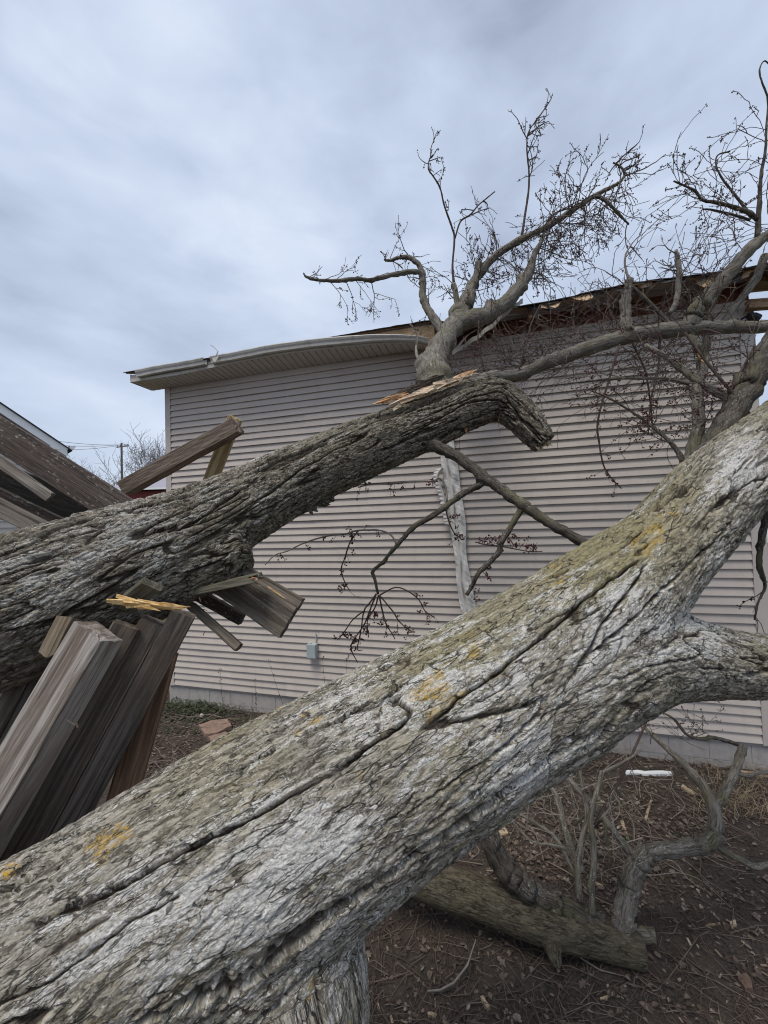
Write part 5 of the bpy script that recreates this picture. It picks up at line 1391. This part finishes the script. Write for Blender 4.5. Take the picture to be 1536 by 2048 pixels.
# bare trees far behind
FART = mat_plain('far_bark', (.19, .17, .165), .9, .2, 3)
def bare_tree(px, ptop, d, seed, label, wide=.80):
    b_ = P(px, 1062, d); h_ = P(px, ptop, d).z
    t = empty('bare_tree', Vector((b_.x, b_.y, 0)), label, 'tree', 'leafless trees beyond the yard')
    rgt = np.random.default_rng(seed)
    tk = MB(); br = MB()
    def rec(p, d_, L, r, lev, mbx):
        n = 5
        pts = [p]; d_ = d_/np.linalg.norm(d_)
        for i in range(n):
            d_ = d_+rgt.normal(0, .13, 3)+np.array([0, 0, .09]); d_ /= np.linalg.norm(d_)
            pts.append(pts[-1]+d_*L/n)
        rad = np.linspace(r, r*.6, n+1)
        tube(mbx, pts, rad, 5 if lev > 1 else 3, False)
        if lev > 0:
            for k in range(5 if lev > 1 else 3):
                i = rgt.integers(1, n+1)
                sd = rgt.normal(0, 1, 3); sd /= np.linalg.norm(sd)
                rec(pts[i], d_*.75+sd*wide, L*rgt.uniform(.50, .80), max(rad[i]*.5, .017), lev-1, br)
    rec(np.array([b_.x, b_.y, -.2]), np.array([0, 0, 1.0]), h_*.46, h_*.016, 5, tk)
    tk.build('trunk', FART, t, True); tag(br.build('crown', FART, t, True), kind=None)
bare_tree(300, 850, 45, 3, 'taller bare tree beside the house corner in the distance')
bare_tree(238, 905, 60, 8, 'smaller bare tree behind the utility pole')
bare_tree(345, 900, 52, 12, 'bare tree mostly hidden by the house corner')

# low red house
RED = mat_plain('red_wall', (.16, .030, .030), .7, .1, 3)
LILAC = mat_plain('grey_roof', (.30, .29, .34), .9, .12, 20)
rh = empty('house', P(300, 1062, 26), 'low red house with a grey roof seen between the rail and the broken trunk', 'house')
rh.location.z = 0
ec = P(215, 980, 26); ee = P(420, 972, 26)
mb = MB(); mb.box(Vector(((ec.x+ee.x)/2, ec.y+3, ec.z/2-.1)), ex*((ee.x-ec.x)/2), ey*2.6, zz*(ec.z/2)); mb.build('wall', RED, rh)
mb = MB(); mb.box(Vector(((ec.x+ee.x)/2, ec.y+.1, ec.z+.02)), ex*((ee.x-ec.x)/2+.3), ey*.06, zz*.07); mb.build('gutter', WHITE, rh)
mb = MB()
x0, x1 = ec.x-.3, ee.x+.3
mb.add([Vector((x0, ec.y+.1, ec.z+.1)), Vector((x1, ec.y+.1, ec.z+.1)), Vector((x1, ec.y+3, ec.z+1.25)), Vector((x0+.9, ec.y+3, ec.z+1.25)), Vector((x0, ec.y+5.9, ec.z+.1)), Vector((x1, ec.y+5.9, ec.z+.1))], [(0, 1, 2, 3), (3, 2, 5, 4), (0, 3, 4), (1, 5, 2), (0, 4, 5, 1)]); mb.build('roof', LILAC, rh)

# white house at the far right
wh = empty('house', P(1560, 1062, 34), 'distant white sided house past the right corner of the taupe wall', 'house')
wh.location.z = 0
a_ = P(1500, 1024, 34)
z = 0.1
while z < 2.9:
    mb = MB(); mb.box(Vector((a_.x+5, a_.y+.1-.01*(z % .3), z+.15)), ex*5, ey*.08+zz*.03, zz*.147); mb.build('siding_board', WHITE, wh); z += .30
mb = MB(); mb.box(Vector((a_.x+5, a_.y+.05, 3.02)), ex*5.3, ey*.3, zz*.12); mb.build('eave', WHITE, wh)
mb = MB(); mb.add([Vector((a_.x-.4, a_.y-.3, 3.15)), Vector((a_.x+10.4, a_.y-.3, 3.15)), Vector((a_.x+10.4, a_.y+3.5, 4.2)), Vector((a_.x-.4, a_.y+3.5, 4.2)), Vector((a_.x+10.4, a_.y+7, 3.15)), Vector((a_.x-.4, a_.y+7, 3.15))], [(0, 1, 2, 3), (3, 2, 4, 5), (0, 3, 5), (1, 4, 2), (0, 5, 4, 1)]); mb.build('roof', LILAC, wh)

# beam, light and rake at the right corner of the house
mb = MB(); c0, c1 = P(1494, 611, 4.28), P(1700, 596, 4.1)
mb.box((c0+c1)/2, (c1-c0)/2, WN*.04, zz*.05); mb.build('porch_beam', RAFTER, house)
mb = MB(); c0, c1 = P(1496, 570, 4.3), P(1700, 548, 4.1)
mb.box((c0+c1)/2, (c1-c0)/2, WN*.10, zz*.04); mb.build('rake_board', RAFTER, house)
BLACK = mat_plain('black_plastic', (.018, .019, .022), .5, .2, 10)
fx = empty('floodlight', P(1504, 634, 4.25)); adopt(fx, house)
mb = MB(); q = P(1505, 634, 4.25); tube(mb, [q-ex*.05+zz*.02, q, q+ex*.05-zz*.03], [.03, .05, .055], 10); mb.build('lamp_head', BLACK, fx)
mb = MB(); tube(mb, [q-ex*.05+zz*.02, q-ex*.10+WN*-.05], [.012, .012], 6); mb.build('lamp_arm', BLACK, fx)

# brown fence past the left corner
fn = empty('wooden_fence', P(330, 1400, 6.9), 'brown board fence running back from the left corner of the taupe wall', 'fence')
fn.location.z = 0
q0 = wall_pt(-.14, 0, -.25)
for i in range(14):
    c_ = q0-WE*(.075+.15*i)
    mb = MB(); mb.box(c_+zz*.55, WE*.070, WN*.010, zz*.53); mb.build('fence_board', W_BROWN, fn)
mb = MB(); mb.box(q0-WE*1.05+zz*.25-WN*.03, WE*1.05, WN*.018, zz*.045); mb.build('fence_rail', W_BROWN, fn)
mb = MB(); mb.box(q0-WE*1.05+zz*.9-WN*.03, WE*1.05, WN*.018, zz*.045); mb.build('fence_rail', W_BROWN, fn)

# ------------------------------------------------------------------ ground litter
rg = np.random.default_rng(41)
_hx = np.arange(-7, 9, .04); _hy = np.arange(.2, 9, .04)
_HX, _HY = np.meshgrid(_hx, _hy)
_HG = ground_height(_HX.ravel(), _HY.ravel()).reshape(_HX.shape)
_CG = (.6+1.4*perlin(_HX.ravel()*1.7, _HY.ravel()*1.7, _HX.ravel()*0+.2, 91)+.7*perlin(_HX.ravel()*5, _HY.ravel()*5, _HX.ravel()*0+.2, 92)).reshape(_HX.shape)
def lookup(g, x, y):
    fx = min(max((x+7)/.04, 0), len(_hx)-2); fy = min(max((y-.2)/.04, 0), len(_hy)-2)
    i, j = int(fx), int(fy); a, b = fx-i, fy-j
    return float((g[j, i]*(1-a)+g[j, i+1]*a)*(1-b)+(g[j+1, i]*(1-a)+g[j+1, i+1]*a)*b)
def zg(x, y): return lookup(_HG, x, y)
def litter_mat(name, stops):
    m = MT(name); t = m.attr('tone', 'Fac')
    r_ = N(m.t, 'ShaderNodeValToRGB'); m.L(t, r_.inputs[0]); e_ = r_.color_ramp.elements
    e_[0].position = 0; e_[0].color = (*stops[0], 1); e_[1].position = 1; e_[1].color = (*stops[-1], 1)
    for i, s_ in enumerate(stops[1:-1]):
        q_ = e_.new((i+1)/(len(stops)-1)); q_.color = (*s_, 1)
    c_ = m.mix(m.rng(m.noise(m.pos(), 70, 4, .6), .3, .7), r_.outputs[0], (.05, .035, .027))
    m.color(m.mix(.45, r_.outputs[0], c_)).rough(.85)
    return m.m
LEAF = litter_mat('dead_leaf', [(.065, .047, .038), (.15, .112, .090), (.25, .20, .165), (.42, .36, .30)])
CHIP = litter_mat('pale_chip', [(.16, .12, .09), (.28, .22, .16), (.46, .38, .28)])
GRASS = litter_mat('dry_grass', [(.17, .125, .075), (.30, .235, .15), (.42, .34, .225)])
IVY = litter_mat('ivy_leaf', [(.018, .032, .014), (.040, .062, .028), (.085, .115, .060)])
def leaf(mb, p, yaw, L, curl, tilt, tone, lob=True):
    """Small lobed leaf folded along its midrib."""
    c, s_ = math.cos(yaw), math.sin(yaw)
    pr = [(0, 0), (.25, .30), (.42, .16), (.62, .40), (.72, .16), (1.0, 0)] if lob else [(0, 0), (.2, .25), (.45, .34), (.7, .27), (.9, .10), (1.0, 0)]
    up_ = [(x, y, curl*(y*1.3+.25*math.sin(x*3.1))+tilt*x) for x, y in pr]
    dn = [(x, -y*.92, curl*(y*.9+.3*math.sin(x*2.7))+tilt*x) for x, y in pr[1:-1]]
    mid = [(x, 0, tilt*x+.02) for x in (.25, .5, .75)]
    al = up_+dn+mid
    v = [Vector((p[0]+(x*c-y*s_)*L, p[1]+(x*s_+y*c)*L, p[2]+z*L)) for x, y, z in al]
    m1, m2, m3 = 10, 11, 12
    f = [(0, m1, 1), (1, m1, m2, 2), (2, m2, 3), (3, m2, m3, 4), (4, m3, 5), (0, 6, m1), (6, 7, m2, m1), (7, 8, m2), (8, 9, m3, m2), (9, 5, m3)]
    mb.add(v, f, c=tone)
def sample(px0, px1, py0, py1):
    p = G(rg.uniform(px0, px1), rg.uniform(py0, py1), 0)
    return p
mb = MB()
for i in range(22000):
    zone = rg.random()
    if zone < .72:
        p = sample(700, 1600, 1490, 2100)
        # thick under the wall, thin on the bare dark soil in front
        dd = p.y
        cl = lookup(_CG, p.x, p.y)
        if rg.random() > np.clip((dd-2.75)/.7, .07, 1)*np.clip(cl+.15, .10, 1): continue
    else:
        p = sample(250, 640, 1395, 1660)
    L = rg.uniform(.016, .042) if rg.random() < .85 else rg.uniform(.04, .07)
    leaf(mb, (p.x, p.y, zg(p.x, p.y)+rg.uniform(.002, .016)), rg.uniform(0, 6.28), L, rg.uniform(-.25, .6), rg.normal(0, .22), float(np.clip(rg.beta(1.6, 2.6), 0, 1)), rg.random() < .5)
tag(mb.build('leaf_litter', LEAF, None, False, tone=True), 'brown dead leaves littering the soil along the wall', 'leaf litter', kind='stuff')
mb = MB()
for i in range(2200):
    p = sample(700, 1600, 1490, 2100) if rg.random() < .78 else sample(250, 640, 1395, 1660)
    yaw = rg.uniform(0, 6.28); L = rg.uniform(.04, .22) if rg.random() < .8 else rg.uniform(.2, .45)
    z_ = zg(p.x, p.y)+rg.uniform(.003, .02); d_ = Vector((math.cos(yaw), math.sin(yaw), rg.normal(0, .08)))
    q_ = Vector((-d_.y, d_.x, 0))*L*rg.normal(0, .12)
    r_ = rg.uniform(.0012, .0034)
    tube(mb, [Vector((p.x, p.y, z_)), Vector((p.x, p.y, z_+.006))+d_*L*.5+q_, Vector((p.x, p.y, z_))+d_*L], [r_, r_*.9, r_*.5], 4, False, tone=float(rg.random()*.5))
for i in range(150):
    p = sample(960, 1450, 1500, 1760) if i % 4 else sample(300, 560, 1420, 1600)
    yaw = rg.uniform(0, 6.28); L = rg.uniform(.25, .80); r_ = rg.uniform(.0022, .0055)
    z_ = zg(p.x, p.y)+rg.uniform(.01, .05); d_ = Vector((math.cos(yaw), math.sin(yaw), rg.uniform(0, .25))); q_ = Vector((-d_.y, d_.x, 0))
    c_ = catmull([tuple(Vector((p.x, p.y, z_))+d_*L*k+q_*L*rg.normal(0, .07)) for k in (0, .3, .6, .8, 1)], 3)
    tube(mb, c_, np.linspace(r_, r_*.4, len(c_)), 5, False, tone=float(.25+rg.random()*.6))
tag(mb.build('twig_litter', LEAF, None, False, tone=True), 'thin broken twigs scattered over the dark soil', 'twigs', kind='stuff')
mb = MB()
for i in range(240):
    p = sample(720, 1600, 1500, 2090) if rg.random() < .85 else sample(300, 620, 1400, 1600)
    yaw = rg.uniform(0, 6.28); L = rg.uniform(.006, .020)
    z_ = zg(p.x, p.y)+.006
    d_ = Vector((math.cos(yaw), math.sin(yaw), rg.normal(0, .2))); q_ = Vector((-d_.y, d_.x, rg.normal(0, .3)))
    mb.box((p.x, p.y, z_), d_*L, q_*L*rg.uniform(.15, .4), zz*.002, tone=float(rg.random()))
tag(mb.build('chip_litter', CHIP, None, False, tone=True), 'fine pale wood crumbs strewn over the soil', 'wood crumbs', kind='stuff')
# dry grass by the foundation at the right
mb = MB()
for i in range(900):
    p = sample(1385, 1640, 1505, 1640)
    if rg.random() > np.exp(-((p.x-3.6)/1.0)**2): continue
    L = rg.uniform(.08, .24); yaw = rg.uniform(0, 6.28); ln = rg.uniform(.3, 1.3)
    d_ = Vector((math.cos(yaw)*ln, math.sin(yaw)*ln, 1)).normalized()
    b_ = Vector((p.x, p.y, zg(p.x, p.y))); s_ = Vector((-math.sin(yaw), math.cos(yaw), 0))*rg.uniform(.0014, .003)
    m1 = b_+d_*L*.5; m2 = b_+d_*L+Vector((d_.x, d_.y, -1.0))*L*.28
    mb.add([b_-s_, b_+s_, m1+s_, m1-s_, m2], [(0, 1, 2, 3), (3, 2, 4)], c=float(rg.random()))
tag(mb.build('dry_grass', GRASS, None, False, tone=True), 'tuft of straw-coloured dry grass at the foot of the right end of the wall', 'grass', kind='stuff')
mb = MB()
for i in range(1500):
    k = rg.random()
    px_, py_ = rg.normal(395, 42), rg.normal(1412, 14)+abs(rg.normal(0, 6))
    if rg.random() < .25: px_, py_ = rg.uniform(290, 520), rg.uniform(1400, 1470)
    p = G(px_, py_, 0)
    leaf(mb, (p.x, p.y, zg(p.x, p.y)+rg.uniform(.01, .10)*(1 if py_ < 1435 else .4)), rg.uniform(0, 6.28), rg.uniform(.022, .05), rg.uniform(-.3, .4), rg.normal(0, .45), float(rg.random()), False)
tag(mb.build('ivy', IVY, None, False, tone=True), 'patch of dark green ground ivy at the left end of the foundation', 'ground cover', kind='stuff')
mb = MB()
for i in range(800):
    p = sample(1000, 1420, 1560, 1720)
    if perlin(np.array([p.x*2.0]), np.array([p.y*2.0]), np.array([.5]), 77)[0] < .08: continue
    leaf(mb, (p.x, p.y, zg(p.x, p.y)+rg.uniform(.006, .03)), rg.uniform(0, 6.28), rg.uniform(.012, .03), rg.uniform(-.3, .4), rg.normal(0, .4), float(rg.random()), False)
tag(mb.build('moss_plants', IVY, None, False, tone=True), 'low green weeds between the dead leaves under the fork of the pale trunk', 'ground cover', kind='stuff')

# countable pieces on the ground
def slab_on_ground(name, quad, h, mat, label, cat, group=None, z=0.0, jit=.004, seed=3):
    """Flat piece on the ground, its outline given by pixels on the ground plane."""
    rgs = np.random.default_rng(seed)
    pts = [G(x, y, z+h) for x, y in quad]
    ring = []
    for i in range(len(pts)):
        a_, b_ = pts[i], pts[(i+1) % len(pts)]
        for k in range(4):
            q_ = a_+(b_-a_)*k/4; ring.append(q_+Vector(rgs.normal(0, jit, 3))*(0.3 if k == 0 else 1))
    n_ = len(ring)
    zb_ = min(zg(q_.x, q_.y) for q_ in ring)-.01
    V = ring+[Vector((q_.x, q_.y, zb_)) for q_ in ring]
    f = [tuple(range(n_)), tuple(range(2*n_-1, n_-1, -1))]+[(i, i+n_, (i+1) % n_+n_, (i+1) % n_) for i in range(n_)]
    mb = MB(); mb.add(V, f)
    o = mb.build(name, mat)
    return tag(o, label, cat, group)
STONE = mat_plain('clay_paver', (.25, .170, .135), .9, .2, 18, 60, 0, (.16, .11, .08), .5)
slab_on_ground('paving_stone', [(397, 1449), (428, 1440), (455, 1437), (463, 1451), (436, 1464), (410, 1468)], .045, STONE, 'flat reddish paving stone on the leaves below the house wall', 'stone', seed=4)
slab_on_ground('paving_stone', [(416, 1473), (450, 1463), (470, 1466), (455, 1480), (425, 1484)], .03, STONE, 'second reddish paving stone half under the edge of the pale trunk', 'stone', seed=5)
PEB = mat_plain('pebble', (.42, .36, .33), .8, .1, 30)
mb = MB(); q = G(404, 1431, .03); tube(mb, [q-ex*.035, q-ex*.028, q-ex*.01, q+ex*.012, q+ex*.028, q+ex*.034], [.006, .022, .034, .033, .02, .005], 9); tag(mb.build('pebble', PEB, None, True), 'pale round pebble among the leaves beside the ivy', 'stone')
wstrip = slab_on_ground('trim_strip', [(1250, 1541), (1270, 1540), (1290, 1542), (1318, 1541), (1345, 1543), (1345, 1547), (1290, 1548), (1268, 1545), (1252, 1547)], .02, WHITE, 'white strip of broken trim lying on the leaves before the wall', 'trim', seed=6, jit=.002)
slab_on_ground('siding_scrap', [(1129, 1504), (1152, 1487), (1156, 1503), (1145, 1516)], .16, SIDING, 'torn piece of pale siding propped under the pale trunk', 'scrap', seed=7, jit=.006)
mb = MB()
BAG = mat_plain('dark_sheet', (.035, .038, .045), .45, .2, 8)
bx0 = [G(x, y, 0) for x, y in ((1160, 1500), (1185, 1507), (1207, 1500), (1203, 1485), (1180, 1478), (1158, 1484))]
V = [q+zz*.005 for q in bx0]+[q*.55+sum(bx0, Vector())/6*.45+zz*h_ for q, h_ in zip(bx0, (.14, .12, .10, .22, .26, .2))]
mb.add(V, [tuple(range(5, -1, -1)), tuple(range(6, 12))]+[(i, (i+1) % 6, (i+1) % 6+6, i+6) for i in range(6)])
tag(mb.build('plastic_bag', BAG, None, True), 'dark crumpled plastic bag against the foundation below the fork', 'bag')
CHIPW = mat_wood('chip_wood', (.30, .22, .14), (.54, .44, .31), (.24, .16, .10), .5, 1.2, ring=False)
GRP = 'pale wood chips on the dark soil'
CHIP_LAB = ['short thick chip of torn wood just right of the arched branch stub', 'slim upright sliver between the upright stems and the bent branch', 'sliver near the white strip and the fork of the bent branch', 'long pale yellow sliver in the dry grass at the right edge', 'small sliver on bare soil left of the lower edge centre', 'tiny pale chip closest to the foot of the pale trunk', 'largest pale sliver at the lower right', 'brown edged sliver beside the largest pale sliver', 'chip lying under the upright stems of the log', 'thin pale chip below the long side twig at the right', 'long leaning sliver between the log stems and the bent branch', 'tilted sliver just below the white trim strip', 'small pale chip right of the log end', 'tiny pale chip beside the short peg under the log', 'flat pale chip on bare soil below the log end']
chips = [((993, 1653), (1008, 1649), (1016, 1665), (1003, 1672)), ((1240, 1640), (1246, 1638), (1258, 1676), (1254, 1680)), ((1366, 1568), (1398, 1590), (1394, 1593), (1362, 1573)),
         ((1480, 1540), (1545, 1546), (1545, 1552), (1482, 1547)), ((960, 1992), (966, 1990), (980, 2012), (974, 2016)), ((855, 2023), (873, 2026), (871, 2031), (856, 2029)),
         ((1378, 2012), (1425, 2034), (1424, 2044), (1388, 2027)), ((1350, 1996), (1356, 1998), (1368, 2028), (1360, 2028)), ((1186, 1760), (1206, 1770), (1203, 1774), (1184, 1764)),
         ((1412, 1848), (1440, 1844), (1441, 1848), (1413, 1852)), ((1288, 1638), (1300, 1600), (1304, 1600), (1293, 1640)), ((1420, 1600), (1436, 1592), (1438, 1596), (1423, 1604)),
         ((1460, 1842), (1470, 1838), (1474, 1850), (1463, 1853)), ((1110, 1930), (1114, 1929), (1120, 1941), (1116, 1943)), ((1200, 1995), (1216, 1990), (1218, 1994), (1202, 1999))]
for i, q in enumerate(chips):
    slab_on_ground('wood_chip', q, .010, CHIPW, CHIP_LAB[i], 'wood chip', GRP, seed=20+i, jit=.0015)
# bark slab at the right, larger fallen sticks
mb = MB(); 
st = empty('fallen_stick', G(900, 1985, 0), 'curved thin stick on bare soil below the mossy log', 'stick')
tube(mb, [G(855, 1982, .02), G(880, 1980, .025), G(908, 1965, .04), G(935, 1930, .07), G(952, 1878, .12)], [.004, .0055, .006, .0055, .003], 6)
mb.build('stick', TWIG_PALE, st)
st2 = empty('fallen_stick', G(1060, 1960, 0), 'straight thin stick lying under the sawn end of the mossy log', 'stick')
mb = MB(); tube(mb, [G(1160, 1915, .03), G(1200, 1940, .02), G(1260, 1955, .02)], [.004, .004, .002], 6); mb.build('stick', TWIG_PALE, st2)
BRKM = mat_plain('fallen_bark', (.13, .085, .065), .9, .3, 25, 60)
slab_on_ground('bark_piece', [(1476, 1950), (1492, 1946), (1506, 1962), (1505, 1976), (1490, 1978)], .02, BRKM, 'curled brown piece of bark on the soil at the right edge', 'bark', seed=44)
# seedlings with dark buds in front of the wall
SG = 'thin seedlings with dark buds before the wall'
rg = np.random.default_rng(61)
for i, (x0, y0, x1, y1, lab) in enumerate(((452, 1402, 440, 1338, 'leftmost thin seedling with dark buds before the foundation'), (585, 1405, 537, 1322, 'tall forked seedling with dark buds before the wall left of the grey box'), (512, 1395, 510, 1358, 'short straight seedling between the two taller ones before the wall'), (653, 1372, 645, 1315, 'seedling just under the grey electrical box'), (690, 1360, 692, 1322, 'seedling right of the grey electrical box'))):
    b_ = WP(x0, y0, .35); t_ = WP(x1, y1, .30)
    s_ = empty('seedling', Vector((b_.x, b_.y, 0)), lab, 'plant', SG)
    tw, bd = MB(), MB()
    b0 = Vector((b_.x, b_.y, 0))
    mid = b0+(t_-b0)*.5+Vector(rg.normal(0, .02, 3))
    pts = catmull([tuple(b0), tuple(mid), tuple(t_)], 5)
    tube(tw, pts, np.linspace(.004, .0016, len(pts)), 5, False)
    for k in range(9):
        j = rg.integers(4, len(pts)); o = rg.normal(0, 1, 3); o /= np.linalg.norm(o)
        e_ = pts[j]+o*rg.uniform(.012, .05)
        tube(tw, [pts[j], (pts[j]+e_)/2+rg.normal(0, .004, 3), e_], [.0015, .0013, .001], 4, False)
        bud(bd, e_, .0095, o)
    tw.build('stem', TWIG, s_); bd.build('buds', BUD, s_)
